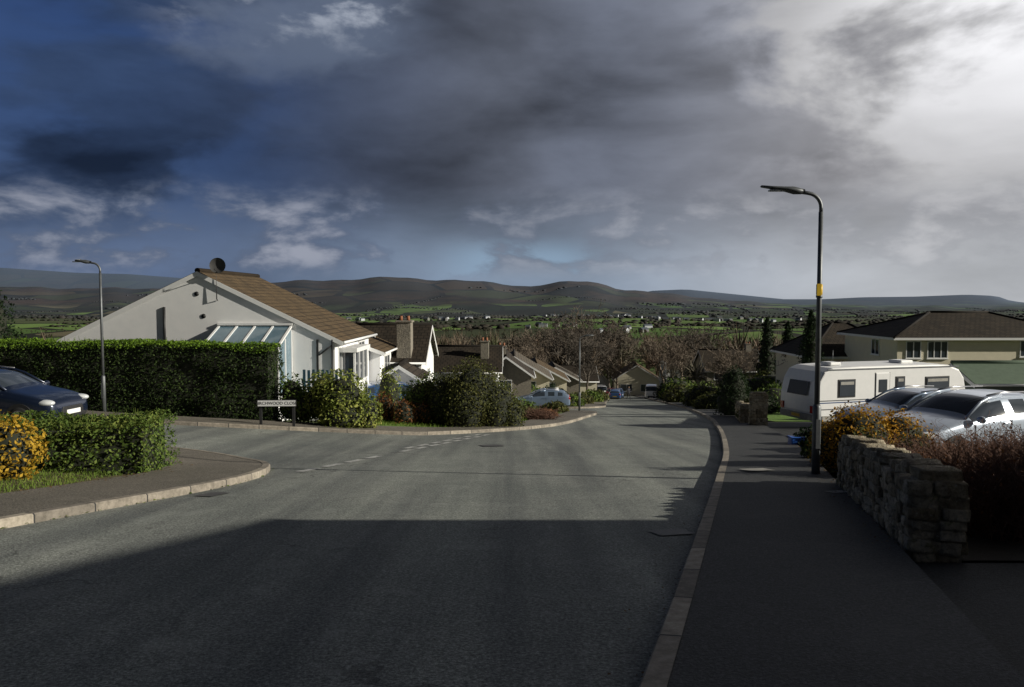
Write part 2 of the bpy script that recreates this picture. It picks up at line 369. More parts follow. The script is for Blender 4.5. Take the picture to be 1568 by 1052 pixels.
# ------------------------------------------------------------------ ground sheet
s=np.concatenate([-np.geomspace(150,43,22),np.arange(-42,42.1,.7),np.geomspace(43,150,22)])
ys=np.concatenate([np.arange(-150,-10,10),np.arange(-10,160,.8),160*1.02**np.arange(0,212)])
Y,S=np.meshgrid(ys,s,indexing='ij'); X=S*(1+np.maximum(Y,0)/60.)
Z=H(X,Y)-.06; nr_,nc=X.shape
idx=np.arange(nr_*nc).reshape(nr_,nc)
F=np.stack([idx[:-1,:-1],idx[:-1,1:],idx[1:,1:],idx[1:,:-1]],-1).reshape(-1,4)
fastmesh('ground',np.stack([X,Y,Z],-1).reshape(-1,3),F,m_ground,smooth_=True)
# ------------------------------------------------------------------ kerbs / road
def catmull(pts,step=.4):
    P=np.array(pts,float); P=np.vstack([2*P[0]-P[1],P,2*P[-1]-P[-2]]); out=[]
    for i in range(1,len(P)-2):
        p0,p1,p2,p3=P[i-1:i+3]; n=max(2,int(np.linalg.norm(p2-p1)/step))
        for j in range(n):
            t=j/n; out.append(.5*((2*p1)+(-p0+p2)*t+(2*p0-5*p1+4*p2-p3)*t*t+(-p0+3*p1-3*p2+p3)*t**3))
    out.append(P[-2]); return np.array(out)
K1=catmull([(x,y) for x,y in zip(RX[1:13],RY[1:13])])
K2=catmull([(-10.8,-8),(-7.5,3),(-5.7,9),(-4.95,11.4),(-4.55,13),(-4.5,14.4),(-4.9,15.8),(-5.9,16.9),(-7.3,17.6),(-9,17.9),(-14,17.7),(-40,16)])
K3=catmull([(-40,22.5),(-14,23.7),(-10.7,24),(-4.9,25.6),(-1.9,27.2),(.4,29.9),(2.2,34),(4.0,42),(5.1,47.5),(5.2,50),(4.6,52),(3.2,53.3),(0,54),(-15,54)])
K4=catmull([(-15,60),(3,60),(5.5,61),(7,63),(7.8,66),(9.5,80),(11.8,98),(14.6,120),(17,150)])
def sweep(name,K,side,prof,mat):
    T=np.gradient(K,axis=0); T/=np.linalg.norm(T,axis=1,keepdims=True)
    Nn=np.stack([T[:,1],-T[:,0]],1)*side
    arc=np.concatenate([[0],np.cumsum(np.linalg.norm(np.diff(K,axis=0),axis=1))])
    V=[];UV=[]
    for i in range(len(K)):
        for j,(o,z) in enumerate(prof):
            q=K[i]+Nn[i]*o; V.append((q[0],q[1],h(q[0],q[1])+z)); UV.append((arc[i],o))
    k=len(prof); F=[]
    for i in range(len(K)-1):
        for j in range(k-1):
            f=(i*k+j,i*k+j+1,(i+1)*k+j+1,(i+1)*k+j); F.append(f if side<0 else f[::-1])
    return mk(name,V,F,mat,uv=UV)
kp=[(0,-.05),(0,.095),(.015,.115),(.14,.118)]
pp=[(.14,.112),(.7,.122),(1.3,.13),(1.85,.135),(1.87,-.15)]
for K,sd,mt in ((K1,1,m_pave),(K2,-1,m_pave2),(K3,-1,m_pave2),(K4,-1,m_pave2)):
    sweep('kerb',K,sd,kp,m_kerb); sweep('pavement',K,sd,pp,mt)
def sheet(name,x0,x1,y0,y1,st,mask,mat,off):
    xs=np.arange(x0,x1+st/2,st); yy=np.arange(y0,y1+st/2,st); Yg,Xg=np.meshgrid(yy,xs,indexing='ij')
    idx=np.arange(Xg.size).reshape(Xg.shape)
    F=np.stack([idx[:-1,:-1],idx[:-1,1:],idx[1:,1:],idx[1:,:-1]],-1).reshape(-1,4)
    cx=(Xg[:-1,:-1]+st/2).ravel(); cy=(Yg[:-1,:-1]+st/2).ravel()
    F=F[mask(cx,cy)]; V=np.stack([Xg,Yg,H(Xg,Yg)+off],-1).reshape(-1,3)
    u,inv=np.unique(F,return_inverse=True)
    return fastmesh(name,V[u],inv.reshape(F.shape),mat,smooth_=True)
def roadmask(x,y):
    R=np.interp(y,RY,RX)+.8
    L=np.interp(y,[-8,3,9,12,14.4,28.5,34,42,47.5,52,54,60,63,66,80,98,120,150],[-10.8,-7.5,-5.7,-4.75,-4.5,-.4,2.2,4,5.1,4.6,3,3,7,7.8,9.5,11.8,14.6,17])-.8
    near=np.interp(x,[-40,-14,-9,-5.9,-4.5],[16,17.7,17.9,16.9,14.4])-.6
    far=np.interp(x,[-40,-14,-10.7,-4.9,-1.9,.4],[22.5,23.7,24,25.6,27.2,29.7])+.6
    return ((x<R)&(x>L))|((y>near)&(y<far)&(x<R))|((x>-15)&(x<7.2)&(y>53.4)&(y<60.6))
sheet('road',-40,26,-9,150,.5,roadmask,m_road,0.)
def off_R(y): return np.interp(y,RY,RX)
sheet('driveway',1,14,-9,7.0,.5,lambda x,y:(x>off_R(y)+1.6)&(x<off_R(y)+9),m_drive,.03)
sheet('driveway',6,30,16,36,.5,lambda x,y:(x>off_R(y)+1.6),m_drive,.03)
sheet('lawn',-6.5,4,27,50,.5,lambda x,y:(x<np.interp(y,[27,30,34,42,47],[-3.4,-1.4,.4,2.2,3.2]))&(y>np.interp(x,[-6.5,-3.2],[27,28.5])),m_lawn,.1)
sheet('grass_verge',-16,-5.4,9,16.5,.5,lambda x,y:(x<np.interp(y,[9,12,14.4,16.5],[-7.6,-6.7,-6.4,-7.4])),m_verge,.09)
sheet('lawn',12,22,36,60,.5,lambda x,y:(x>off_R(y)+1.5),m_lawn,.06)
# grass tufts, fallen leaves, gutter weeds
def tufts(name,x0,x1,y0,y1,n,mask,z,mat,hh=.07,seed=0):
    r=np.random.default_rng(seed); x=r.uniform(x0,x1,n); y=r.uniform(y0,y1,n); k=mask(x,y); x=x[k];y=y[k]; n=len(x)
    b=np.stack([x,y,H(x,y)+z],1); a=r.uniform(0,6.283,n); w=np.stack([np.cos(a),np.sin(a),np.zeros(n)],1)*hh*.13; t=b+np.stack([r.normal(0,.3*hh,n),r.normal(0,.3*hh,n),r.uniform(.5,1.3,n)*hh],1)
    fastmesh(name,np.stack([b-w,b+w,t],1).reshape(-1,3),np.arange(3*n).reshape(-1,3),mat)
l_grass=leafmat('grass_blades',[(.07,.11,.02),(.14,.22,.035),(.22,.26,.06)],.3)
tufts('grass_tufts',-6.5,4,27,46,26000,lambda x,y:(x<np.interp(y,[27,30,34,42,47],[-3.6,-1.6,.2,2.0,3.0]))&(y>np.interp(x,[-6.5,-3.2],[27.5,29])),.09,l_grass,.12,1)
tufts('grass_tufts',-12,-6,10,15.5,16000,lambda x,y:(x<np.interp(y,[9,12,14.4,16.5],[-7.8,-6.9,-6.6,-7.6])),.08,l_grass,.07,2)
def scatter(name,K,side,o0,o1,z,n,size,mat,seed,i0=0,i1=None):
    r=np.random.default_rng(seed); K=K[i0:i1]; T=np.gradient(K,axis=0); T/=np.linalg.norm(T,axis=1,keepdims=True); Nn=np.stack([T[:,1],-T[:,0]],1)*side
    i=r.integers(0,len(K),n); o=r.uniform(0,1,n)**2.5*(o1-o0)+o0; q=K[i]+Nn[i]*o[:,None]+T[i]*r.uniform(-.2,.2,(n,1))
    P=np.column_stack([q,H(q[:,0],q[:,1])+z+r.uniform(0,.012,n)]); V,F=quads(P,np.tile([0,0,1.],(n,1)),size,.6,.35); fastmesh(name,V,F,mat)
l_dead=leafmat('dead_leaves',[(.05,.03,.015),(.12,.07,.03),(.2,.13,.06)],.1)
scatter('fallen_leaves',K1,-1,.02,.35,.015,420,.025,l_dead,1,0,110)
scatter('fallen_leaves',K1,1,1.83,1.55,.14,420,.028,l_dead,2,46,80)
scatter('fallen_leaves',K2,-1,1.8,1.3,.145,500,.035,l_dead,3,25,70)
scatter('gutter_weeds',K2,1,-.01,.06,.01,260,.05,l_near,4,10,70)
# ------------------------------------------------------------------ road markings and covers
def flat(name,cx,cy,l,w,ang,mat,off,frame=None):
    c,s_=math.cos(ang),math.sin(ang); V=[];n=4
    for i in range(n+1):
        for j in (-.5,.5):
            a=(i/n-.5)*l; b=j*w; x=cx+a*c-b*s_; y=cy+a*s_+b*c; V.append((x,y,h(x,y)+off))
    return V,[(2*i,2*i+2,2*i+3,2*i+1) for i in range(n)]
def flats(name,items,mat):
    V=[];F=[]
    for it in items:
        v,f=flat('',*it[:5],None,it[5]); F+= [tuple(a+len(V) for a in q) for q in f]; V+=v
    return mk(name,V,F,mat)
ang=math.atan2(27.2-15,-.9+4.2)
its=[]
for k in (0,.32):
    for i in range(13):
        t=(i+.3)/13.; x=-4.0+3.3*t-k*.95; y=14.9+12.2*t+k*.3
        if i>5 or (k==0 and i!=4): its.append((x,y,.66,.18,ang,.012))
flats('give_way_marking',its,m_markw)
flats('manhole_cover',[(1.75,8.6,.42,.3,.3,.012)],m_iron)
flats('manhole_cover',[(4.35,14.0,.5,.38,.3,.142)],m_pale)
flats('manhole_cover',[(4.55,11.0,.28,.2,.3,.142)],m_pale)
flats('manhole_cover',[(-.55,21.6,.6,.6,.3,.012)],m_iron)
flats('drain_grating',[(-4.45,11.7,.45,.3,1.28,.012)],m_iron)
# ------------------------------------------------------------------ dry stone wall
bm=bmesh.new(); bmesh.ops.create_cube(bm,size=2); bmesh.ops.subdivide_edges(bm,edges=bm.edges,cuts=3,use_grid_fill=True)
SV=np.array([v.co[:] for v in bm.verts]); SF=np.array([[v.index for v in f.verts] for f in bm.faces]); bm.free()
nn_=SV/np.linalg.norm(SV,axis=1,keepdims=True); SVr=SV*.84+nn_*.2
def stones(items):
    VV=[];FF=[];o=0
    for i,(c,sz,rz,tilt) in enumerate(items):
        P=SVr+.15*np.stack([lump(SVr+i*3.1,1.3,k) for k in range(3)],1)+rng.normal(0,.025,SVr.shape)
        P=P*np.array(sz)/2
        ct,st=math.cos(tilt),math.sin(tilt); P=np.stack([P[:,0]*ct-P[:,2]*st,P[:,1],P[:,0]*st+P[:,2]*ct],1)
        cc,ss=math.cos(rz),math.sin(rz); P=np.stack([P[:,0]*cc-P[:,1]*ss,P[:,0]*ss+P[:,1]*cc,P[:,2]],1)+np.array(c)
        VV.append(P);FF.append(SF+o);o+=len(P)
    return np.concatenate(VV),np.concatenate(FF)
def stone_wall(name,x0,y0,x1,y1,th,hh,cope=True):
    g=group(name,(x0,y0,0)); L=math.hypot(x1-x0,y1-y0); d=((x1-x0)/L,(y1-y0)/L); n=(d[1],-d[0]); rz=math.atan2(d[1],d[0]); it=[]
    def P(t,w,z):
        X=d[0]*t+n[0]*w; Yy=d[1]*t+n[1]*w; return (X,Yy,h(x0+d[0]*t,y0+d[1]*t)+.08+z)
    z=-.05
    while z<hh-.03:
        rh=random.uniform(.06,.13)
        for w0 in (0.07,th-.07):
            t=-random.uniform(0,.1)
            while t<L:
                l=random.uniform(.09,.34)
                it.append((P(t+l/2,w0+random.uniform(-.022,.022),z+rh/2+random.uniform(-.012,.012)),(l*1.0,.2,rh*random.uniform(.9,1.15)),rz+random.uniform(-.08,.08),random.uniform(-.1,.1)-.11)); t+=l
        for te in (.05,L-.05):
            w=.02
            while w<th-.05:
                l=random.uniform(.1,.26); it.append((P(te+random.uniform(-.025,.025),min(w+l/2,th-.08),z+rh/2),(.2,l,rh*1.08),rz+random.uniform(-.08,.08),0)); w+=l
        z+=rh
    t=0.02
    while t<L:
        l=random.uniform(.09,.3); hh2=random.uniform(.08,.17)
        it.append((P(t+l/2,th/2+random.uniform(-.05,.05),hh+hh2/2-.02),(l*1.05,th*random.uniform(.7,1.0),hh2),rz+random.uniform(-.25,.25),random.uniform(-.35,.3)-.1)); t+=l*.9
    V,F=stones(it); fastmesh('stones',V,F,m_stone,g,False)
    V=[];F=[]
    for i in range(5):
        t=.1+(L-.2)*i/4
        for w,z in ((.07,-.2),(.07,hh-.05),(th-.07,hh-.05),(th-.07,-.2)): V.append(P(t,w,z))
    for i in range(4):
        for j in range(4): F.append((4*i+j,4*i+(j+1)%4,4*i+4+(j+1)%4,4*i+4+j))
    F+=[(3,2,1,0),(16,17,18,19)]; mk('mortar_core',V,F,m_soil,g)
stone_wall('dry_stone_wall',3.62,7.15,4.95,11.9,.42,.66)
stone_wall('stone_gate_pier',9.35,31.0,9.5,31.6,.6,1.25)
stone_wall('dry_stone_wall',9.6,33.2,11.6,41,.4,.7)
# ------------------------------------------------------------------ street lamps
def street_lamp(loc,hgt=4.85,arm=-1,armlen=.95,rot=0):
    g=group('street_lamp',loc,rot)
    tube(g,'column_base',[(0,0,-.2),(0,0,1.15),(0,0,1.2)],[.07,.07,.05],m_steel,14)
    tube(g,'column',[(0,0,1.18),(0,0,3),(0,0,hgt-.35)],[.046,.042,.038],m_steel,12)
    pts=[(0,0,hgt-.35)]
    for a in np.linspace(0,1.45,8): pts.append((arm*.24*(1-math.cos(a)),0,hgt-.28+.24*math.sin(a)))
    pts.append((arm*.42,0,hgt-.01)); tube(g,'bracket',pts,.032,m_steel,10)
    st=[(.28,.035,.035,.0),(.34,.07,.05,.0),(.46,.105,.065,.015),(.6,.095,.045,.035),(.78,.075,.032,.055),(armlen,.05,.02,.08),(armlen+.02,.01,.005,.08)]
    P=[];k=14
    for x,w,hh,zo in st:
        for i in range(k):
            a=2*math.pi*i/k; P.append((arm*x,w*math.cos(a),hgt-.01+zo+hh*math.sin(a)))
    F=[(i*k+j,i*k+(j+1)%k,(i+1)*k+(j+1)%k,(i+1)*k+j) for i in range(len(st)-1) for j in range(k)]
    F+=[tuple(range(k)),tuple(range((len(st)-1)*k,len(st)*k))]
    mk('lantern',P,F,m_head,g,smooth_=True)
    box(g,'lens',min(arm*.52,arm*.88),max(arm*.52,arm*.88),-.05,.05,hgt-.012,hgt+.016,m_clear,.01)
    box(g,'access_door',-.04,.04,-.078,-.066,.45,.95,m_head,.005)
    return g
def lampz(x,y): return h(x,y)+.12
g=street_lamp((5.16,13.4,lampz(5.16,13.4)),4.78,-1,1.0)
tube(g,'yellow_label',[(0,0,3.05),(0,0,3.22)],.052,m_yellow,12); tube(g,'clamp_band',[(0,0,3.0),(0,0,3.04)],.054,m_steel,12)
box(g,'label_plate',-.07,.01,-.075,-.055,3.03,3.23,m_yellow,.004)
street_lamp((-13.4,26.0,-2.05),4.9,-1,.62)
street_lamp((4.3,50.5,lampz(4.3,50.5)),4.8,1,.8)
street_lamp((24.0,124,lampz(24,124)),5.5,-1,.9)
# ------------------------------------------------------------------ houses
def window(g,face,u,z,w,hh,W,D,mull=1,frame=m_white):
    def bx(nm,u0,u1,z0,z1,d0,d1,mat):
        if face=='S': box(g,nm,u0,u1,-d1,-d0,z0,z1,mat)
        if face=='E': box(g,nm,W+d0,W+d1,u0,u1,z0,z1,mat)
        if face=='W': box(g,nm,-d1,-d0,u0,u1,z0,z1,mat)
    f=.06
    bx('window_glass',u+f,u+w-f,z+f,z+hh-f,.004,.02,m_glass)
    bx('frame',u,u+w,z,z+f,.004,.05,frame); bx('frame',u,u+w,z+hh-f,z+hh,.004,.05,frame)
    bx('frame',u,u+f,z+f+.001,z+hh-f-.001,.004,.048,frame); bx('frame',u+w-f,u+w,z+f+.001,z+hh-f-.001,.004,.048,frame)
    for i in range(1,mull+1):
        c=u+w*i/(mull+1); bx('mullion',c-.03,c+.03,z+f+.002,z+hh-f-.002,.006,.045,frame)
    bx('sill',u-.05,u+w+.05,z-.05,z-.002,.004,.1,frame)
def house(name,loc,W,D,eave,ridge,axis='y',hip=0,wall=m_render,roof=m_roof,wins=(),chim=(),rot=0,oh=.3,fascia=m_white,smat=m_stonewall,vo=None):
    g=group(name,loc,rot); b=-1.2; vo=oh if vo is None else vo
    if hip:
        box(g,'walls',0,W,0,D,b,eave,wall)
        x0,x1,y0,y1=-oh,W+oh,-oh,D+oh; z0=eave-.02
        if axis=='x': r0=(hip,D/2); r1=(W-hip,D/2)
        else: r0=(W/2,hip); r1=(W/2,D-hip)
        V=[(x0,y0,z0),(x1,y0,z0),(x1,y1,z0),(x0,y1,z0),(*r0,ridge),(*r1,ridge)]
        Fs=[(0,1,5,4),(1,2,5),(2,3,4,5),(3,0,4)] if axis=='x' else [(0,1,4),(1,2,5,4),(2,3,5),(3,0,4,5)]
        VV=[];FF=[];UV=[]
        for f in Fs:
            e=Vector(V[f[1]])-Vector(V[f[0]]); e.normalize(); o=Vector(V[f[0]]); nrm=e.cross(Vector(V[f[2]])-o).normalized(); up=nrm.cross(e)
            FF.append(tuple(range(len(VV),len(VV)+len(f))))
            for q in f: VV.append(V[q]); p=Vector(V[q])-o; UV.append((p.dot(e),p.dot(up)))
        mk('roof',VV,FF,roof,g,uv=UV)
        box(g,'soffit',x0,x1,y0,y1,z0-.16,z0-.004,fascia)
        tube(g,'ridge_tiles',[(*r0,ridge+.02),(*r1,ridge+.02)],.1,roof,8)
        for c,r in ((V[0],r0),(V[1],r1 if axis=='x' else r0),(V[3],r0 if axis=='x' else r1),(V[2],r1)):
            tube(g,'hip_tiles',[c,(*r,ridge+.02)],.08,roof,6)
    else:
        if axis=='y':
            V=[(0,0,b),(W,0,b),(W,0,eave),(W/2,0,ridge-.12),(0,0,eave)]; V+=[(x,D,z) for x,y,z in V]
        else:
            V=[(0,D,b),(0,0,b),(0,0,eave),(0,D/2,ridge-.12),(0,D,eave)]; V+=[(W,y,z) for x,y,z in V]
        F=[(0,1,2,3,4),(9,8,7,6,5),(0,5,6,1),(1,6,7,2),(2,7,8,3),(3,8,9,4),(4,9,5,0)]
        mk('walls',V,F,wall,g)
        half=(W if axis=='y' else D)/2; ln=(D if axis=='y' else W); sl=(ridge-eave)/half; th=.1
        for s_ in (-1,1):
            ez=ridge-sl*(half+oh); S=math.hypot(half+oh,ridge-ez)
            prof=[(0,ridge),(s_*(half+oh),ez),(s_*(half+oh),ez-th),(0,ridge-th)]
            P=[];UV=[]
            for t in (-vo,ln+vo):
                for k,(a,z) in enumerate(prof):
                    P.append((half+a,t,z) if axis=='y' else (t,half+a,z)); UV.append((t,S if k in(0,3) else 0))
            mk('roof_slope',P,[(0,1,5,4),(1,2,6,5),(2,3,7,6),(0,3,2,1),(4,5,6,7)],roof,g,uv=UV)
            for t0,t1 in ((-vo-.03,-vo-.004),(ln+vo+.004,ln+vo+.03)):
                P=[]
                for t in (t0,t1):
                    for a,z in ((0,ridge-.02),(s_*(half+oh),ez-.02),(s_*(half+oh),ez-.2),(0,ridge-.2)):
                        P.append((half+a,t,z) if axis=='y' else (t,half+a,z))
                mk('barge_board',P,[(0,1,2,3),(7,6,5,4),(0,4,5,1),(1,5,6,2),(2,6,7,3)],fascia,g)
            a=half+s_*(half+oh+.05); q=[(a,-vo,ez-.06),(a,ln+vo,ez-.06)] if axis=='y' else [(-vo,a,ez-.06),(ln+vo,a,ez-.06)]
            tube(g,'gutter',q,.055,fascia,8)
        q=[(half,-vo,ridge+.02),(half,ln+vo,ridge+.02)] if axis=='y' else [(-vo,half,ridge+.02),(ln+vo,half,ridge+.02)]
        tube(g,'ridge_tiles',q,.1,roof,8)
    for w in wins: window(g,w[0],w[1],w[2],w[3],w[4],W,D,*(w[5:]))
    for cx,cy,cw,cd,z0,z1 in chim:
        box(g,'chimney',cx,cx+cw,cy,cy+cd,z0,z1,smat,.02); box(g,'chimney_cap',cx-.06,cx+cw+.06,cy-.06,cy+cd+.06,z1+.002,z1+.1,m_stonewall,.02)
        for k in (.25,.75): tube(g,'chimney_pot',[(cx+cw*k,cy+cd/2,z1+.08),(cx+cw*k,cy+cd/2,z1+.34)],[.1,.08],m_terra,8)
    return g
g=house('white_bungalow',(-17.2,30.5,-2.4),10.4,7.2,2.6,5.12,'y',wins=[('E',.5,1.0,1.0,1.2,1),('E',4.6,1.0,1.4,1.2,1)],oh=.32,vo=.05)
tube(g,'vent_pipe',[(3.9,-.02,2.0),(3.9,-.02,3.75)],.05,m_black,8)
for x,z in ((5.15,4.25),(5.4,3.4)):
    tube(g,'wall_vent',[(x,-.02,z),(x,.0,z)],.09,m_black,12)
tube(g,'dish_pole',[(5.95,-.02,4.0),(5.95,-.11,4.05),(5.95,-.11,5.2)],.022,m_black,8)
P=[];k=20
for r in (0,.1,.2,.27,.31):
    for i in range(k): a=2*math.pi*i/k; P.append((6.05+r*math.cos(a),-.15-.9*r*r+.0,5.32+r*math.sin(a)*.95))
mk('dish',P,[(i*k+j,i*k+(j+1)%k,(i+1)*k+(j+1)%k,(i+1)*k+j) for i in range(4) for j in range(k)],M('dish_grey',(.07,.07,.07),None,5,.6),g,smooth_=True)
tube(g,'dish_arm',[(6.05,-.15,5.05),(6.05,-.55,5.15),(6.05,-.55,5.3)],.018,m_black,6)
cx0,cx1=6.0,8.75
for i in range(5):
    x=cx0+(cx1-cx0)*i/4; V=[(x-.04,-.01,3.05),(x+.04,-.01,3.05),(x+.04,-1.9,2.32),(x-.04,-1.9,2.32)]
    V+= [(a,b,c-.07) for a,b,c in V]
    mk('glazing_bar',V,[(0,3,2,1),(4,5,6,7),(0,1,5,4),(1,2,6,5),(2,3,7,6),(3,0,4,7)],m_white,g)
mk('glass_roof',[(cx0,-.01,3.02),(cx1,-.01,3.02),(cx1,-1.9,2.29),(cx0,-1.9,2.29)],[(0,3,2,1)],m_cglass,g)
box(g,'conservatory_plate',cx0-.06,cx1+.06,-.1,-.004,3.05,3.13,m_white)
box(g,'conservatory_eave',cx0-.08,cx1+.08,-2.0,-1.88,2.12,2.3,m_white)
box(g,'conservatory_base',cx0,cx1,-1.85,-.01,-1,.5,m_render)
for i in range(5):
    x=cx0+(cx1-cx0-.08)*i/4; box(g,'conservatory_post',x,x+.08,-1.86,-1.8,.5,2.12,m_white)
box(g,'conservatory_glazing',cx0+.03,cx1-.03,-1.83,-1.81,.5,2.12,m_cglass)
mk('side_glazing',[(cx1-.01,-1.8,.5),(cx1-.01,-.02,.5),(cx1-.01,-.02,2.9),(cx1-.01,-1.8,2.22)],[(0,1,2,3)],m_cglass,g)
for y0 in (-1.85,-.95,-.1): box(g,'conservatory_post',cx1-.04,cx1+.03,y0,y0+.07,.5,2.25+.35*(y0+1.85),m_white)
box(g,'bay_base',10.42,11.0,.9,3.6,-1.2,.75,m_render); box(g,'bay_glass',10.44,10.96,.94,3.56,.75,1.95,m_glass)
for yy in (.9,1.8,2.7,3.52):
    box(g,'bay_post',10.93,11.01,yy,yy+.08,.75,1.95,m_white)
box(g,'bay_post',10.42,10.5,.9,.96,.75,1.95,m_white)
box(g,'bay_roof',10.42,11.1,.8,3.7,1.952,2.12,m_white)
box(g,'flue',9.7,9.78,-.04,.0,1.2,2.5,m_black); tube(g,'downpipe',[(10.32,-.05,2.5),(10.32,-.05,-.8)],.04,m_black,8)
tube(g,'cross_pipe',[(10.32,-.05,2.3),(9.8,-.05,1.9)],.03,m_black,6)
house('white_bungalow',(-11.4,37.9,-3.1),5.1,5.8,2.35,3.3,'y',wins=[('E',1.2,.9,1.6,1.1,1),('E',3.8,.9,1.0,1.1,0)],oh=.25)
house('white_bungalow',(-10.4,41.2,-4.35),5.7,6.4,2.9,4.6,'x',roof=m_roofd,oh=.25,wins=[('E',2.6,1.0,1.2,1.2,1)],chim=[(4.4,.1,.75,.9,0,4.8)])
g=house('white_garage',(-6.4,38.4,-4.0),1.9,3.2,1.9,2.5,'y',roof=m_roofd,oh=.18)
box(g,'garage_door',.3,1.6,-.05,-.005,-.6,1.5,m_black)
house('stone_bungalow',(-6.2,56.5,-6.15),5.2,6.5,2.8,4.3,'x',wall=m_render,roof=m_roofd,wins=[('S',1,1,1.4,1.1)],chim=[(3.9,1.5,.6,.6,2.5,4.7)])
house('stone_bungalow',(-2.6,66,-7.1),4.2,7,2.6,4.1,'y',wall=m_stonewall,roof=m_roofd,wins=[('S',1.2,1,1.4,1.1)],chim=[(1.4,.5,.7,.6,2.5,4.8)])
house('stone_bungalow',(-3.0,72,-7.7),6.4,8,2.4,4.3,'y',wall=m_cream,roof=m_roofg,wins=[('S',3.6,.9,1.6,1.1,1),('E',1,.9,2,1.1,1)])
house('stone_bungalow',(-.6,84,-9.1),6.4,8,2.4,4.1,'y',wall=m_cream,roof=m_roof,wins=[('S',3.6,.9,1.6,1.1,1),('E',1,.9,2,1.1,1)])
house('stone_bungalow',(2.2,96,-10.4),6.0,8,2.4,4.0,'y',wall=m_stonewall,roof=m_roofg,wins=[('S',1.6,.9,2.6,1.1,1)])
house('stone_bungalow',(5,112,-12.1),7,9,2.4,4.2,'x',wall=m_cream,roof=m_roofd,wins=[('S',1.6,.9,2.6,1.1,1)])
house('stone_bungalow',(19.6,152,-16.6),8.5,10,3.2,5.9,'y',wall=m_cream,roof=m_roof,wins=[('S',1.2,.8,2.2,1.4,1),('S',5,.8,2.2,1.4,1)],rot=-.1)
house('stone_bungalow',(13.5,160,-17.6),6,8,3,6.2,'y',wall=m_render,roof=m_roofg)
house('cream_house',(25.2,52,-5.75),12.5,8.2,4.95,6.5,'x',hip=4.2,wall=m_cream,roof=m_roofd,oh=.45,
  wins=[('S',.55,3.55,1.0,1.15,1),('S',1.95,3.55,1.35,1.15,2),('S',8.0,3.65,1.0,1.1,1),('S',.8,.9,2.0,1.3,2),('S',5,.9,1.2,1.3,1),('W',2.5,3.6,1.2,1.1,1)])
house('brown_roofed_house',(22.6,60,-6.5),7.5,8,3.9,6.3,'x',hip=3.2,wall=m_cream,roof=m_roofd,oh=.4,wins=[('S',1,2.3,1.4,1.1,1)])
house('brown_roofed_house',(27.5,112,-12.6),8,8,4.4,7.0,'x',wall=m_stonewall,roof=m_roofd,wins=[('S',1,3,1.4,1.1,1)],chim=[(6.5,3.6,.8,.8,5,7.8)])
house('brown_roofed_house',(36.5,116,-13),8,8,4.9,7.5,'y',wall=m_render,roof=m_roofd,wins=[('S',1,3,1.4,1.1,1)])
house('brown_roofed_house',(31,92,-10.3),8,7,4.4,6.3,'x',wall=m_stonewall,roof=m_roofd)
house('brown_roofed_house',(6,185,-19.5),9,8,5,8,'x',wall=m_stonewall,roof=m_roofg,wins=[('S',1,3,1.4,1.1,1)])
house('brown_roofed_house',(34,175,-18.5),9,8,5,8.2,'x',wall=m_render,roof=m_roofd,wins=[('S',1,3,1.4,1.1,1)])
house('brown_roofed_house',(-12,150,-15.5),9,8,5,8.2,'x',wall=m_stonewall,roof=m_roofg,wins=[('S',1,3,1.4,1.1,1)])
g=house('garden_shed',(20.2,34.5,-3.6),5.2,3.5,1.65,2.35,'x',wall=M('shed_boards',(.12,.14,.11),None,6),roof=m_felt,fascia=m_white,oh=.15)
house('neighbour_house',(13.0,-13,-.3),9.5,18.65,5.15,8.1,'y',hip=4.8,wall=m_cream,roof=m_roofd,oh=.45,wins=[('W',3,3.4,1.6,1.1,1),('W',9,3.4,1.6,1.1,1),('W',14,3.4,1.6,1.1,1),('W',5,.8,2,1.2,2),('W',12,.8,2,1.2,2)])
# ------------------------------------------------------------------ fence & sign
g=group('picket_fence',(-7.7,29.2,h(-7.7,29.2)))
for i in range(9): box(g,'picket',i*.17,i*.17+.1,0,.02,.1,1.9-.02*(i%2),m_bluepaint)
box(g,'rail',-.05,1.6,.022,.06,.5,.58,m_bluepaint); box(g,'rail',-.05,1.6,.022,.06,1.4,1.48,m_bluepaint)
g=group('street_name_sign',(-8.05,25.0,h(-8.05,25.3)+.1),.04)
box(g,'plate',.03,1.2,-.03,-.01,.62,.8,m_white); box(g,'backing_board',0,1.23,-.009,.02,.6,.82,m_black)
for x in (.06,1.09): box(g,'post',x,x+.08,.022,.09,-.2,.78,m_black)
fc=bpy.data.curves.new('lettering','FONT'); fc.body='BIRCHWOOD CLOSE'; fc.size=.135; fc.align_x='CENTER'; fc.align_y='CENTER'; fc.materials.append(m_black)
fo=bpy.data.objects.new('lettering',fc); COL.objects.link(fo); fo.parent=g; fo.location=(.615,-.034,.71); fo.rotation_euler=(math.radians(90),0,0)
g=group('recycling_box',(7.15,20.2,h(7.15,20.2)+.04)); box(g,'body',0,.34,0,.3,0,.26,m_bluebox,.03); box(g,'rim',-.02,.36,-.02,.32,.262,.29,m_bluebox,.01)
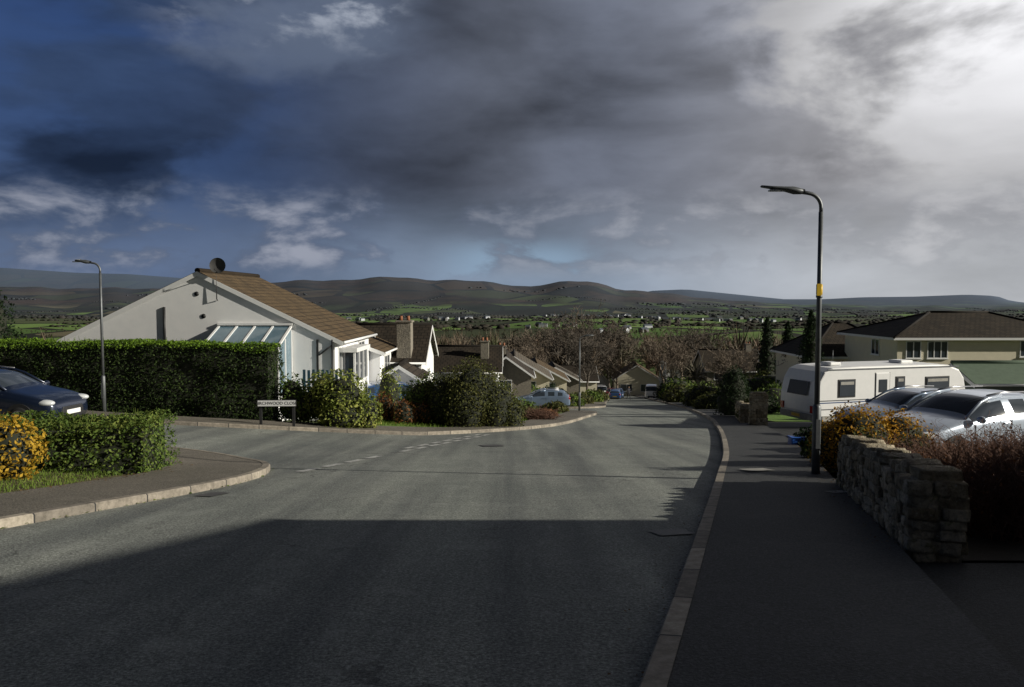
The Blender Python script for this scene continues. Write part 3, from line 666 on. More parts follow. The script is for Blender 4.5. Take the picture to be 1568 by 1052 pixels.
# ------------------------------------------------------------------ vehicles
def wheel(g,x,y,r=.31,s_=1):
    P=[];k=24
    for yy,rr in ((-.1,r*.93),(-.07,r),(.07,r),(.1,r*.93),(.1,r*.68)):
        for i in range(k): a=2*math.pi*i/k; P.append((x+rr*math.cos(a),y+s_*yy,r+rr*math.sin(a)))
    F=[(i*k+j,i*k+(j+1)%k,(i+1)*k+(j+1)%k,(i+1)*k+j) for i in range(4) for j in range(k)]; F.append(tuple(range(k)))
    mk('tyre',P,F,m_rubber,g,smooth_=True)
    P=[(x+r*.68*math.cos(a),y+s_*.085,r+r*.68*math.sin(a)) for a in np.linspace(0,2*math.pi,k,endpoint=False)]
    mk('hub_back',P,[tuple(range(k))],m_black,g)
    P=[];F=[]
    for q in range(7):
        a=q*2*math.pi/7
        for rr,w in ((.04,.035),(r*.66,.05)):
            for t in (-1,1): P.append((x+rr*math.cos(a)-t*w*math.sin(a),y+s_*(.105-.01*(rr>.1)),r+rr*math.sin(a)+t*w*math.cos(a)))
        F.append((4*q,4*q+1,4*q+3,4*q+2))
    n=len(P)
    for i in range(k):
        a=2*math.pi*i/k
        for rr in (r*.62,r*.7): P.append((x+rr*math.cos(a),y+s_*.104,r+rr*math.sin(a)))
    F+=[(n+2*i,n+2*i+1,n+(2*i+3)%(2*k),n+(2*i+2)%(2*k)) for i in range(k)]
    mk('alloy_spokes',P,F,m_alloy,g)
def car(name,loc,rot,pm,kind='hatch'):
    g=group(name,loc,rot)
    if kind=='hatch':
        ST=[(2.12,.30,.50,.52,.50,.3),(2.08,.22,.62,.64,.70,.5),(1.95,.18,.72,.76,.80,.6),(1.6,.17,.82,.88,.86,.62),(1.2,.17,.89,.96,.88,.64),(.95,.17,.93,1.01,.88,.66),
            (.86,.17,.94,1.07,.88,.66),(.35,.17,.96,1.35,.88,.61),(.12,.17,.97,1.42,.88,.60),(-.3,.17,.98,1.465,.88,.60),(-.38,.17,.98,1.467,.88,.60),(-1.05,.17,1.0,1.45,.88,.59),(-1.13,.17,1.0,1.445,.88,.59),(-1.6,.17,1.03,1.37,.87,.58),(-1.72,.19,1.03,1.33,.86,.58),(-2.0,.22,1.0,1.05,.82,.62),(-2.1,.28,.9,.94,.76,.6),(-2.12,.4,.7,.72,.6,.4)]
    else:
        ST=[(2.3,.30,.60,.62,.60,.4),(2.25,.22,.85,.9,.85,.6),(1.9,.2,1.0,1.08,.92,.7),(1.6,.2,1.05,1.15,.94,.74),(1.5,.2,1.06,1.2,.94,.75),(1.0,.2,1.1,1.75,.94,.78),(.8,.2,1.1,1.88,.94,.8),(.4,.2,1.1,1.92,.94,.8),(.3,.2,1.1,1.93,.94,.8),(-.5,.2,1.1,1.94,.94,.82),(-1.5,.2,1.1,1.94,.94,.82),(-2.2,.2,1.1,1.92,.94,.82),(-2.3,.25,1.1,1.88,.92,.8),(-2.32,.5,1.0,1.7,.8,.7)]
    V=[];F=[];mi=[]
    for x,zb,zl,zt,w,wt in ST:
        hf=[(0,zb),(w*.82,zb),(w*.97,zb+.1),(w,(zb+zl)/2),(w*.985,zl-.1),(w*.95,zl)]
        if zt-zl<.1: hf+=[(w*.9,zl+(zt-zl)*.5),(w*.7,zt-.01),(0,zt+.015)]
        else: hf+=[(wt+.04,zt-.07 if zt-zl>.2 else (zl+zt)/2),(wt-.1,zt-.012),(0,zt)]
        ring=hf+[(-a,b) for a,b in hf[-2:0:-1]]
        V+=[(x,a,b) for a,b in ring]
    k=16
    if kind=='hatch': side={7,8,10,12}; ws={6,7}; rs={14}
    else: side={5,6}; ws={4,5}; rs=set()
    for i in range(len(ST)-1):
        for j in range(k):
            F.append((i*k+j,i*k+(j+1)%k,(i+1)*k+(j+1)%k,(i+1)*k+j))
            jj=j if j<8 else 15-j; m=0
            if jj==5 and i in side: m=1
            if jj==5 and kind=='hatch' and i in(6,): m=1
            if jj in(6,7) and (i in ws or i in rs): m=1
            if jj in (0,): m=2
            if jj==1: m=2
            mi.append(m)
    F.append(tuple(range(k))[::-1]); mi.append(2); F.append(tuple(range((len(ST)-1)*k,len(ST)*k))); mi.append(0)
    o=mk('body',V,F,[pm,m_glass,m_black],g,mi,True)
    sm=o.modifiers.new('s','SUBSURF'); sm.levels=2; sm.render_levels=2
    wx=(1.32,-1.28) if kind=='hatch' else (1.45,-1.4); hw=.87 if kind=='hatch' else .93
    for x in wx:
        for s_ in (-1,1):
            P=[(x+.37*math.cos(a),s_*yy,.32+.37*math.sin(a)) for yy in (hw-.25,hw+.008) for a in np.linspace(-.35,math.pi+.35,20)]
            mk('wheel_arch',P,[(i,i+1,21+i,20+i) for i in range(19)]+[tuple(range(20,40))],m_black,g)
            wheel(g,x,s_*(hw-.085),.31,s_)
    fx=ST[0][0]
    for s_ in (-1,1):
        for nm,x,y,z,sx,sy,sz,mt in (('headlamp',fx-.26,s_*.66,.69 if kind=='hatch' else .85,.24,.15,.085,m_clear),('tail_lamp',ST[-1][0]+.11,s_*.68,.86,.1,.12,.15,m_red),('door_mirror',.72 if kind=='hatch' else 1.35,s_*.97,1.0,.07,.11,.075,pm),('fog_lamp',fx-.12,s_*.55,.36,.06,.09,.05,m_black)):
            Vv,Ff=ico(3); mk(nm,Vv*np.array([sx,sy,sz])+np.array([x,y,z]),Ff,mt,g,smooth_=True)
        box(g,'door_handle',-.28,-.1,s_*hw-.02,s_*hw+.025,.86,.885,pm,.008); box(g,'door_seam',-.34,-.33,min(s_*(hw-.01),s_*(hw+.006)),max(s_*(hw-.01),s_*(hw+.006)),.3,.93,m_black)
        box(g,'door_seam',.74,.75,min(s_*(hw-.01),s_*(hw+.006)),max(s_*(hw-.01),s_*(hw+.006)),.3,.93,m_black)
        box(g,'sill_trim',-.9,.9,min(s_*(hw-.05),s_*(hw+.012)),max(s_*(hw-.05),s_*(hw+.012)),.2,.27,m_black,.01)
        tube(g,'roof_rail',[(.1,s_*.6,1.44),(-.4,s_*.6,1.485),(-1.3,s_*.59,1.46)],.018,m_alloy,6) if kind=='hatch' else None
        if kind=='hatch': tube(g,'windscreen_pillar',[(.9,s_*.74,1.0),(.35,s_*.655,1.315),(.12,s_*.64,1.385),(-.3,s_*.63,1.425)],.03,pm,8)
    box(g,'grille',fx-.1,fx+.01,-.38,.38,.40,.56,m_black,.02); box(g,'number_plate',fx+.012,fx+.03,-.26,.26,.36,.47,m_white,.004)
    box(g,'rear_plate',ST[-1][0]-.02,ST[-1][0]-.005,-.26,.26,.55,.66,m_yellow,.004)
    return g
car('parked_car',(-13.25,20.3,h(-13.35,20.4)+.02),-.1,p_navy)
car('parked_car',(10.0,17.5,h(10.0,17.5)+.06),math.pi+.38,p_silver)
car('parked_car',(12.0,23.9,h(12,23.9)+.1),math.pi+.2,p_steelblue)
car('parked_car',(-5.3,37.0,h(-5.3,37)+.1),0.3,p_blue)
car('parked_car',(2.2,58.9,h(2.2,58.9)),math.pi-.05,p_steelblue)
car('parked_car',(14.6,112,h(14.6,112)),1.4,p_blue); car('parked_car',(15.2,121,h(15.2,121)),-1.7,p_red); car('parked_car',(17.0,127,h(17,127)),-1.7,p_blue)
car('white_van',(20.4,116,h(20.4,116)),-1.75,p_white,'van'); car('white_van',(15.0,133,h(15,133)),-1.6,p_white,'van')
def caravan(loc,rot):
    g=group('caravan',loc,rot)
    pr=[(.12,.42),(.0,.75),(.02,1.35),(.16,1.95),(.38,2.3),(.75,2.44),(2,2.48),(5.5,2.48),(6.3,2.44),(6.85,2.25),(7.12,1.9),(7.25,1.3),(7.28,.8),(7.15,.42)]
    n=len(pr); V=[(x,0,z) for x,z in pr]+[(x,2.2,z) for x,z in pr]
    F=[tuple(range(n)),tuple(range(n,2*n))[::-1]]+[(i,n+i,n+(i+1)%n,(i+1)%n) for i in range(n)]
    o=mk('body',V,F,m_white,g); b=o.modifiers.new('b','BEVEL'); b.width=.07; b.segments=3; b.limit_method='ANGLE'; b.angle_limit=.9
    bm=bmesh.new(); bm.from_mesh(o.data); bmesh.ops.recalc_face_normals(bm,faces=bm.faces); bm.to_mesh(o.data); bm.free()
    mb=m_glass
    def win(x0,x1,z0,z1):
        box(g,'window_surround',x0-.05,x1+.05,-.022,-.004,z0-.05,z1+.05,m_black,.015); box(g,'side_window',x0,x1,-.04,-.024,z0,z1,mb,.01)
        box(g,'blind',x0+.05,x1-.05,-.046,-.042,z1-.16,z1-.04,m_pale)
    win(1.05,1.75,1.35,1.95); win(3.75,4.1,1.5,2.0); win(5.2,6.3,1.35,1.95)
    box(g,'door',2.75,3.4,-.03,-.004,.55,2.2,m_white,.02); box(g,'door_window',2.88,3.27,-.045,-.032,1.45,1.95,mb,.01)
    for x in (2.72,3.41): box(g,'door_seam',x,x+.015,-.012,-.003,.52,2.22,m_black)
    for z,c in ((1.18,m_steel),(1.1,p_blue),(.85,m_steel)): box(g,'stripe',.2,7.0,-.012,-.003,z,z+.035,c)
    box(g,'skirt',.3,7.0,-.02,.0-.002,.42,.62,m_pale); box(g,'awning_rail',.5,6.8,-.03,-.002,2.36,2.4,m_steel)
    V=[(-.03,.5,1.36),(-.03,1.7,1.36),(.115,1.7,1.9),(.115,.5,1.9)]; V=[(a-.01,b_,c) for a,b_,c in V]
    mk('end_window',V,[(0,1,2,3)],m_black,g)
    for (y0,y1) in ((.1,.28),(1.92,2.1)): box(g,'tail_lamp',-.05,.02,y0,y1,.72,1.0,m_red,.01)
    box(g,'rear_bumper',-.06,.1,.1,2.1,.42,.66,m_pale,.02); box(g,'number_plate',-.075,-.062,.85,1.35,.5,.62,m_yellow)
    box(g,'roof_vent',1.2,1.7,.7,1.3,2.47,2.6,m_white,.04); box(g,'roof_vent',4.6,5.2,.7,1.4,2.47,2.6,m_white,.04)
    wheel(g,3.6,.14,.33,-1); box(g,'wheel_arch',3.2,4.0,-.016,-.003,.42,.76,m_black,.01)
    tube(g,'hitch',[(7.1,1.1,.45),(8.2,1.1,.5)],.05,m_steel,8); tube(g,'jockey_wheel',[(8.0,1.1,.0),(8.0,1.1,.75)],.03,m_steel,8)
    tube(g,'aerial',[(2.2,1.8,2.5),(2.2,1.8,3.0)],.012,m_steel,5)
    return g
caravan((11.5,30.0,h(11.5,30)-.12),.30)
def person(loc):
    g=group('pedestrian',loc,.4)
    pts=[(0,0,.93),(0,0,1.15),(0,0,1.38),(0,0,1.5),(0,.01,1.6),(0,.01,1.72),(.1,0,.9),(.12,-.12,.5),(.12,-.2,.07),(.12,-.32,.04),(-.1,0,.9),(-.12,.1,.5),(-.12,.28,.1),(-.12,.18,.03),(.19,0,1.4),(.25,.05,1.12),(.24,-.05,.88),(-.19,0,1.4),(-.25,-.04,1.12),(-.24,-.12,.88)]
    ed=[(0,1),(1,2),(2,3),(3,4),(4,5),(0,6),(6,7),(7,8),(8,9),(0,10),(10,11),(11,12),(12,13),(2,14),(14,15),(15,16),(2,17),(17,18),(18,19)]
    rad=[.15,.14,.17,.06,.1,.09,.1,.07,.05,.04,.1,.07,.05,.04,.07,.055,.04,.07,.055,.04]
    me=bpy.data.meshes.new('body'); me.from_pydata(pts,ed,[]); me.materials.append(M('dark_clothes',(.03,.03,.04),None,5))
    o=bpy.data.objects.new('body',me); COL.objects.link(o); o.parent=g
    o.modifiers.new('k','SKIN'); o.modifiers.new('s','SUBSURF').levels=1
    for i,r in enumerate(rad): me.skin_vertices[0].data[i].radius=(r,r*.8)
    me.skin_vertices[0].data[0].use_root=True
    Vv,Ff=ico(2); mk('face',Vv*np.array([.075,.06,.1])+np.array([0,-.05,1.65]),Ff,M('skin',(.45,.28,.2),None,5),g,smooth_=True)
person((15.9,108,h(15.9,108)))
# ------------------------------------------------------------------ hedges, shrubs
hedge('garden_hedge',-30,26.9,-8.1,27.3,1.5,.36,.10,l_hedge_shaded,dens=620,size=.085,topm=l_hedge_sunlit,amp=.14)
hedge('privet_hedge',-11.8,13.6,-6.35,14.3,1.5,-.52,-.52,l_near,dens=1000,size=.065,amp=.13,lf=2.4)
bush('golden_shrub',(-8.2,12.6,h(-8.2,12.6)),[(0,0,.5,.75,.55,.6),(-.8,.1,.5,.7,.6,.6),(-1.8,.2,.5,.8,.6,.65)],6500,.07,l_gold,seed=5,lf=4)
bush('variegated_shrub',(-5.75,26.9,h(-5.75,26.9)),[(0,0,.9,1.0,.9,1.05),(-.8,.3,1.0,.6,.6,.9),(.75,-.2,.55,.6,.6,.7),(.1,-.6,.45,.8,.5,.6)],6000,.11,l_var,seed=8,lf=3)
bush('laurel_shrub',(-8.6,26.9,h(-8.6,26.9)),[(1.0,.4,.7,.5,.5,.9),(1.5,.3,.5,.4,.4,.6)],1200,.12,l_near,seed=9,lf=3)
bush('cypress_shrub',(-1.55,30.6,h(-1.55,30.6)),[(0,0,1.15,1.25,1.2,1.6),(.85,-.1,.8,.9,.9,1.35),(-.9,.2,.95,1.0,1,1.4),(1.45,-.1,.45,.6,.6,.9),(-.2,-.6,.8,.9,.8,1.15)],14000,.09,l_olive,seed=11,amp=.13,lf=3)
bush('green_shrub',(-3.4,31.2,h(-3.4,31.2)),[(0,0,.95,.8,.7,1.1),(-.5,.2,.7,.6,.6,.9)],2600,.11,l_near,seed=12,lf=3)
bush('rust_shrub',(-4.9,30.6,h(-4.9,30.6)),[(0,0,.5,.45,.45,.75)],700,.09,l_rust,seed=13,lf=3)
bush('rust_shrub',(-4.1,30.0,h(-4.1,30.0)),[(0,0,.45,.5,.45,.6),(.7,.5,.4,.5,.5,.5)],900,.09,l_rust,seed=14,lf=3)
bush('green_shrub',(-5.2,33.5,h(-5.2,33.5)),[(0,0,1.0,.55,.55,1.1)],900,.1,l_var,seed=15)
for i,(x,y,r,hh,m) in enumerate([(.4,38,.9,.6,l_olive),(1.7,41,.6,.4,l_rust),(.2,44,1.2,.8,l_near),(2.6,49,.8,.6,l_olive),(-2.3,38,1.2,.9,l_olive),(-2.5,60,2,1.6,l_near),(4.5,62.8,1.2,.9,l_near),(6.2,72,1.1,1.0,l_olive),(8.2,82,1.2,1.1,l_near),(9.7,90,1.2,1.1,l_olive),(3.2,64,1.3,1.5,l_dark),(1.5,70,1.4,1.5,l_near),
    (15.5,64,1.6,1.6,l_olive),(17.5,72,2,1.8,l_near),(17,80,1.7,1.6,l_olive),(19,90,2.2,2.2,l_near),(20.5,100,2.4,2.4,l_dark),(22.4,112,1.8,2.0,l_olive),(13.8,55,1.3,1.0,l_olive),(18.5,60,2.2,2.2,l_near),(22.5,70,2.5,2.6,l_olive),
    (14.6,47,1.2,1.1,l_dark),(16.5,50,1.6,1.5,l_near),(19,46,1.5,1.6,l_olive),(10.6,35.2,.55,.9,l_olive),(7.9,20.5,.65,.5,l_dark),(6.7,16.6,.6,.6,l_near),(22,42,1.6,1.4,l_near),(25.5,46,2,2,l_olive),(29,47,2,1.7,l_near),(21,40,1,1.2,l_rust)]):
    bush('garden_shrub',(x,y,h(x,y)),[(0,0,hh*.5,r*.8,r*.8,hh*.75),(r*.5,.2,hh*.4,r*.6,r*.6,hh*.6),(-r*.5,-.1,hh*.4,r*.6,r*.6,hh*.55)],1300,.08+.002*y,m,seed=20+i,lf=2.4)
bush('cone_yew',(11.9,42.5,h(11.9,42.5)),[(0,0,.8,1.15,1.1,1.1),(0,0,1.5,.85,.85,1.0),(0,0,2.0,.5,.5,.75)],5500,.09,l_dark,seed=60,amp=.07)
bush('orange_shrub',(6.5,14.8,h(6.5,14.8)),[(0,0,.6,.65,.6,.68),(.8,.2,.55,.6,.6,.6),(-.35,.4,.4,.4,.45,.5)],5200,.065,l_orange,seed=62,lf=4)
bush('green_shrub',(5.95,13.2,h(5.95,13.2)),[(0,0,.4,.35,.5,.5),(.5,-.5,.4,.45,.5,.5)],2200,.065,l_olive,seed=63,lf=4)
def conifer(name,x,y,hh,r,n,size):
    g=group(name,(x,y,h(x,y))); tube(g,'trunk',[(0,0,-.2),(0,0,hh*.9)],[r*.14,.02],m_bark,8)
    z=rng.uniform(.04,1,n)**1.1; prof=np.interp(z,[0,.1,.35,.7,.9,1],[.75,1,.98,.7,.35,.05])
    a=rng.uniform(0,6.283,n); st=1+.15*np.sin(a*5+z*13)+.12*np.sin(a*3-z*31)
    rr=prof*r*st*rng.uniform(.6,1.08,n); P=np.stack([rr*np.cos(a),rr*np.sin(a),z*hh],1); nn=np.stack([np.cos(a),np.sin(a),np.full(n,.5)],1)
    V,F=quads(P,nn,size,.4); fastmesh('foliage',V,F,l_dark,g)
    V,F=ico(3); w=np.interp((V[:,2]+1)/2,[0,.1,.35,.7,.9,1],[.6,.75,.75,.5,.22,.02]); a=np.arctan2(V[:,1],V[:,0])
    P=np.stack([w*r*np.cos(a),w*r*np.sin(a),(V[:,2]+1)/2*hh*.97],1); P[np.hypot(V[:,0],V[:,1])<1e-4,:2]=0
    fastmesh('inner_mass',P,F,m_core,g,True)
conifer('cypress_tree',16.9,45,6.0,.75,5000,.14)
conifer('cypress_tree',29.5,92,9.8,1.3,2500,.3); conifer('cypress_tree',31.9,92,9.3,1.2,2500,.3)
bush('evergreen_tree',(-20.2,31.1,-2),[(-.3,0,2.2,1.0,1,1.9),(.2,.2,1.4,.9,.8,1.2)],2600,.13,l_dark,seed=70,lf=3)
def twigs(name,x,y,rx,ry,hh,n,mat,leafm=None,nl=0,rad=.006,seed=0):
    r=np.random.default_rng(seed); g=group(name,(x,y,h(x,y)))
    b=np.stack([r.uniform(-rx,rx,n)*.7,r.uniform(-ry,ry,n)*.7,np.full(n,-.05)],1)
    top=b*1.0+np.stack([r.normal(0,rx*.33,n),r.normal(0,ry*.33,n),r.uniform(.45,1.08,n)*hh],1)
    mid=(b+top)/2+r.normal(0,.08,(n,3)); mid[:,2]+=.1*hh
    q1=b*.5+mid*.5+r.normal(0,.03,(n,3)); q3=mid*.5+top*.5+r.normal(0,.04,(n,3))
    P=[np.stack([b,q1,mid,q3,top],1)]; R=[np.tile([rad*1.5,rad*1.3,rad,rad*.7,rad*.3],(n,1))]
    for k in range(5):
        s_=[q1,mid,q3,q3,mid][k]; e=s_+np.stack([r.normal(0,.22,n),r.normal(0,.22,n),r.uniform(.05,.4,n)],1)*hh**.5
        m1=s_*.66+e*.34+r.normal(0,.02,(n,3)); m2=s_*.33+e*.67+r.normal(0,.03,(n,3)); m3=s_*.15+e*.85+r.normal(0,.03,(n,3))
        P.append(np.stack([s_,m1,m2,m3,e],1)); R.append(np.tile([rad*.7,rad*.6,rad*.5,rad*.4,rad*.2],(n,1)))
    P=np.concatenate(P);R=np.concatenate(R); V,F=tubeset(P,R,3); fastmesh('stems',V,F,mat,g)
    if leafm:
        i=r.integers(0,len(P),nl); j=r.integers(2,5,nl); pts=P[i,j]+r.normal(0,.02,(nl,3)); V,F=quads(pts,np.tile([0,0,1.],(nl,1)),.045); fastmesh('leaves',V,F,leafm,g)
    return g
for i,(x,y,rx,ry,hh,n) in enumerate([(5.3,8.3,.75,.8,.95,260),(6.3,9.2,1.1,1.0,1.05,380),(5.9,10.8,.9,1,.85,280),(7.6,10.8,1.2,1.2,.95,360),(7.3,12.8,1.0,.9,.7,240),(5.4,9.9,.5,.8,.8,180),(8.8,12.6,1.1,1,.8,260)]):
    twigs('bare_shrub',x,y,rx,ry,hh,n,m_twigred,l_rust,550,.0055,seed=80+i)
twigs('bare_shrub',1.3,37,.8,.7,.6,180,m_twigred,l_rust,200,.012,seed=95)
sheet('flower_bed',4,12,7.0,16,.5,lambda x,y:(x>off_R(y)+2.2),m_soil,.05)
def bare_paths(r,hh,spread,levels=4,nb=(5,5,4,4)):
    P=[];R=[]
    def br(p,d,L,rad,lv):
        pts=[p]; dd=d.copy()
        for i in range(4):
            dd=dd+r.normal(0,.10+.05*lv,3); dd[2]+=.05; dd/=np.linalg.norm(dd); pts.append(pts[-1]+dd*L/4)
        rr=np.linspace(rad,rad*(.55 if lv<levels-1 else .2),5); P.append(pts);R.append(rr)
        if lv>=levels-1: return
        for k in range(nb[lv]):
            f=r.uniform(.35 if lv else .45,1); i=min(int(f*4),3); q=pts[i]+(pts[i+1]-pts[i])*(f*4-i)
            a=r.uniform(0,6.283); side=np.array([math.cos(a),math.sin(a),r.uniform(0,.5)])
            nd=dd*.55+side*spread; nd/=np.linalg.norm(nd); br(q,nd,L*r.uniform(.5,.72),rr[i]*.6,lv+1)
    br(np.array([0,0,-.2]),np.array([0,0,1.]),hh*.45,hh*.016+.03,0); return np.array(P),np.array(R)
def bare_tree(name,x,y,hh,spread=.75,levels=5,nb=(6,5,5,4),mat=m_twig,seed=0,minr=.01):
    r=np.random.default_rng(seed); P,R=bare_paths(r,hh,spread,levels,nb); V,F=tubeset(P,np.maximum(R,minr),3)
    g=group(name,(x,y,h(x,y))); fastmesh('branches',V,F,mat,g); return g
for i,(x,y,hh,mn,mt) in enumerate([(8.5,118,15,.035,m_bark),(9.5,100,10,.025,m_bark),(17,128,11,.03,m_twig),(20.5,52,4.6,.012,m_twigred),(24.5,66,6.8,.018,m_twigred),(18.5,66,5.0,.018,m_twig),(23,84,8,.022,m_twig),(12,142,17,.04,m_bark),(29,138,16,.035,m_twig),(1.5,110,10,.03,m_twig),(-4,88,8,.022,m_twig),(-8,72,7,.02,m_twig),(5,128,14,.035,m_twig),(35,100,9.5,.025,m_twigred),(46,112,12,.03,m_twig),(52,118,11,.03,m_twig),(34,62,5.5,.016,m_twig),(-2.2,48,3.0,.012,m_twig),(40,75,9,.02,m_bark),(46,85,9.5,.022,m_twig),(24,124,13,.03,m_twig),(32,130,15,.035,m_bark),(21,170,20,.045,m_bark),(13,176,20,.045,m_twig),(25,180,19,.045,m_twig),(3,165,17,.045,m_bark),(-6,150,15,.04,m_twig),(38,165,17,.045,m_bark)]):
    bare_tree('bare_tree',x,y,hh,mat=mt,seed=100+i,minr=mn,nb=(7,5,5,3))
# ------------------------------------------------------------------ woodland mass
def woodland(name,xy,hs,mat,seed,rib=170,w=.12,green=False):
    r=np.random.default_rng(seed); V=[];n=len(xy)
    gz=H(xy[:,0],xy[:,1]); C=np.stack([xy[:,0],xy[:,1],gz+hs*.4],1)
    d=r.normal(size=(n,rib,3)); d/=np.linalg.norm(d,axis=2,keepdims=True); d[:,:,2]=np.abs(d[:,:,2])*1.25-.25
    rad=hs*.33*r.uniform(.7,1.2,n)
    sc=np.stack([rad,rad,hs*.5],1)[:,None,:]; r1=r.uniform(.05,.6,(n,rib,1)); r2=r1+r.uniform(.25,.6,(n,rib,1))
    a=C[:,None,:]+d*sc*r1; b=C[:,None,:]+(d+r.normal(0,.14,d.shape))*sc*np.minimum(r2,1.2)
    T=b-a; s_=np.cross(T,r.normal(size=T.shape)); s_/=np.linalg.norm(s_,axis=2,keepdims=True)+1e-9; ww=w*(hs/9)[:,None,None]
    V=np.stack([a-s_*ww,a+s_*ww,b],2).reshape(-1,3)
    tr=[]
    for i in range(n):
        c=np.array([xy[i,0],xy[i,1],gz[i]-.3]); t=c+np.array([r.normal(0,.3),r.normal(0,.3),hs[i]*.75]); q=.02*hs[i]+.05
        tr+= [c+[-q,0,0],c+[q,0,0],t, c+[0,-q,0],c+[0,q,0],t]
    V=np.concatenate([V,np.array(tr)]); return fastmesh(name,V,np.arange(len(V)).reshape(-1,3),mat)
wm=[leafmat('winter_twigs_brown',[(.075,.055,.038),(.14,.108,.075),(.23,.18,.13)],0,.02),leafmat('winter_twigs_grey',[(.065,.058,.043),(.13,.117,.085),(.2,.185,.14)],0,.02),leafmat('winter_twigs_red',[(.075,.045,.034),(.14,.09,.065),(.21,.145,.105)],0,.02),leafmat('woodland_olive',[(.035,.04,.02),(.07,.08,.035),(.12,.13,.055)],0,.02)]
wh=leafmat('winter_hedgerow',[(.035,.03,.022),(.06,.052,.037),(.095,.088,.062)],0,.005)
r=np.random.default_rng(5)
for k in range(4):
    n=(140,130,95,50)[k]; y=145+r.uniform(0,1,n)**1.3*300; t=r.uniform(-.2,.34,n); x=t*y
    keep=~((np.abs(x-24)<8)&(y<170)); hs=r.uniform(7,17.5,n)*np.interp(y,[140,440],[.85,1.0])
    woodland('distant_woodland',np.stack([x,y],1)[keep],hs[keep],wm[k],50+k,260,.075)
n=130; y=r.uniform(100,220,n); t=r.uniform(.2,.75,n); woodland('distant_woodland',np.stack([t*y,y],1),r.uniform(5,8.5,n),wm[1],60,170,.08)
n=110; y=r.uniform(75,180,n); t=r.uniform(-.75,-.08,n); woodland('distant_woodland',np.stack([t*y,y],1),r.uniform(4.5,7.5,n),wm[0],61,170,.08)
def clumps(name,xy,sz,mat,seed,zs=1.):
    r=np.random.default_rng(seed); V0,F0=ico(1); n=len(xy); gz=H(xy[:,0],xy[:,1])
    d=1+r.normal(0,.22,(n,len(V0),1)); V=V0[None]*d*np.stack([sz*r.uniform(1,2.2,n),sz,sz*r.uniform(.5,.9,n)*zs],1)[:,None,:]+np.stack([xy[:,0],xy[:,1],gz+sz*.3*zs],1)[:,None,:]
    F=F0[None]+(np.arange(n)*len(V0))[:,None,None]; return fastmesh(name,V.reshape(-1,3),F.reshape(-1,3),mat)
def treemat(name,c1,c2,c3):
    m,nt,b=newmat(name); g=N(nt,'ShaderNodeNewGeometry'); s=N(nt,'ShaderNodeSeparateXYZ'); nt.links.new(g.outputs['Position'],s.inputs[0])
    c=ramp(nt,g.outputs['Random Per Island'],[(0,c1),(.5,c2),(1,c3)])
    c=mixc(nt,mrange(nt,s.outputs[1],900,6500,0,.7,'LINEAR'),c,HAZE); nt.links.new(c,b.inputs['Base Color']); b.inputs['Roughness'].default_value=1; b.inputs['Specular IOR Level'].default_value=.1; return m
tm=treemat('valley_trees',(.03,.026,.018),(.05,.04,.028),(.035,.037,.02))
XY=[];SZ=[]
for i in range(130):
    y0=r.uniform(470,3300); t0=r.uniform(-.75,.75); x0=t0*y0; a=r.choice([.05,-.1,.12,.1,1.3])+r.normal(0,.08); L=r.uniform(120,500)*(.5+y0/2500); m=int(L/9)
    tt=np.linspace(0,L,m); XY.append(np.stack([x0+np.cos(a)*tt+r.normal(0,2,m),y0+np.sin(a)*tt*1.2+r.normal(0,2,m)],1)); SZ.append(r.uniform(1.5,4.0,m))
for i in range(45):
    y0=r.uniform(600,3800); x0=r.uniform(-.75,.75)*y0; m=int(r.uniform(15,60)); sp=r.uniform(15,50)
    XY.append(np.stack([x0+r.normal(0,sp*2.2,m),y0+r.normal(0,sp*.8,m)],1)); SZ.append(r.uniform(3,6,m))
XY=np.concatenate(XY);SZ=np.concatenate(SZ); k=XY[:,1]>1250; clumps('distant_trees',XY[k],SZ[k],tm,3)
k=(XY[:,1]<=1250)&(XY[:,1]>440); woodland('distant_hedgerows',XY[k],SZ[k]*1.8,wh,70,60,.3)
def village(name,cs,seed):
    r=np.random.default_rng(seed); V=[];F=[];mi=[]
    for (px,y0,sx,sy,n) in cs:
        for i in range(n):
            y=y0+r.normal(0,sy); x=(px)*y0+r.normal(0,sx); z=h(x,y); w=r.uniform(4,7); d=r.uniform(3,5); e=r.uniform(3.2,5); rg=e+r.uniform(2,3); a=r.uniform(-.9,.9); c,s_=math.cos(a),math.sin(a); b=len(V)
            for (u,v,q) in [(-w,-d,-2),(w,-d,-2),(w,d,-2),(-w,d,-2),(-w,-d,e),(w,-d,e),(w,d,e),(-w,d,e),(-w,0,rg),(w,0,rg)]: V.append((x+u*c-v*s_,y+u*s_+v*c,z+q))
            F+=[(b,b+1,b+5,b+4),(b+1,b+2,b+6,b+9,b+5),(b+2,b+3,b+7,b+6),(b+3,b,b+4,b+8,b+7),(b+4,b+5,b+9,b+8),(b+6,b+7,b+8,b+9)]; wmi=0 if r.uniform()<.5 else 2; mi+=[wmi]*4+[1,1]
    mk(name,V,F,[M('village_render',(.48,.5,.54),None,.1),M('village_slate',(.07,.085,.11),None,.1),M('village_stone',(.18,.18,.17),None,.1)],mi=mi)
village('distant_village',[(.08,2300,60,50,30),(.12,2250,40,40,16),(-.07,1700,40,40,12),(.2,1900,60,60,18),(.27,1900,60,60,12),(.31,1900,40,50,6),(-.22,1900,60,50,8),(-.45,1800,60,60,6),(.03,1300,30,40,6),(.16,1150,30,40,6)],9)
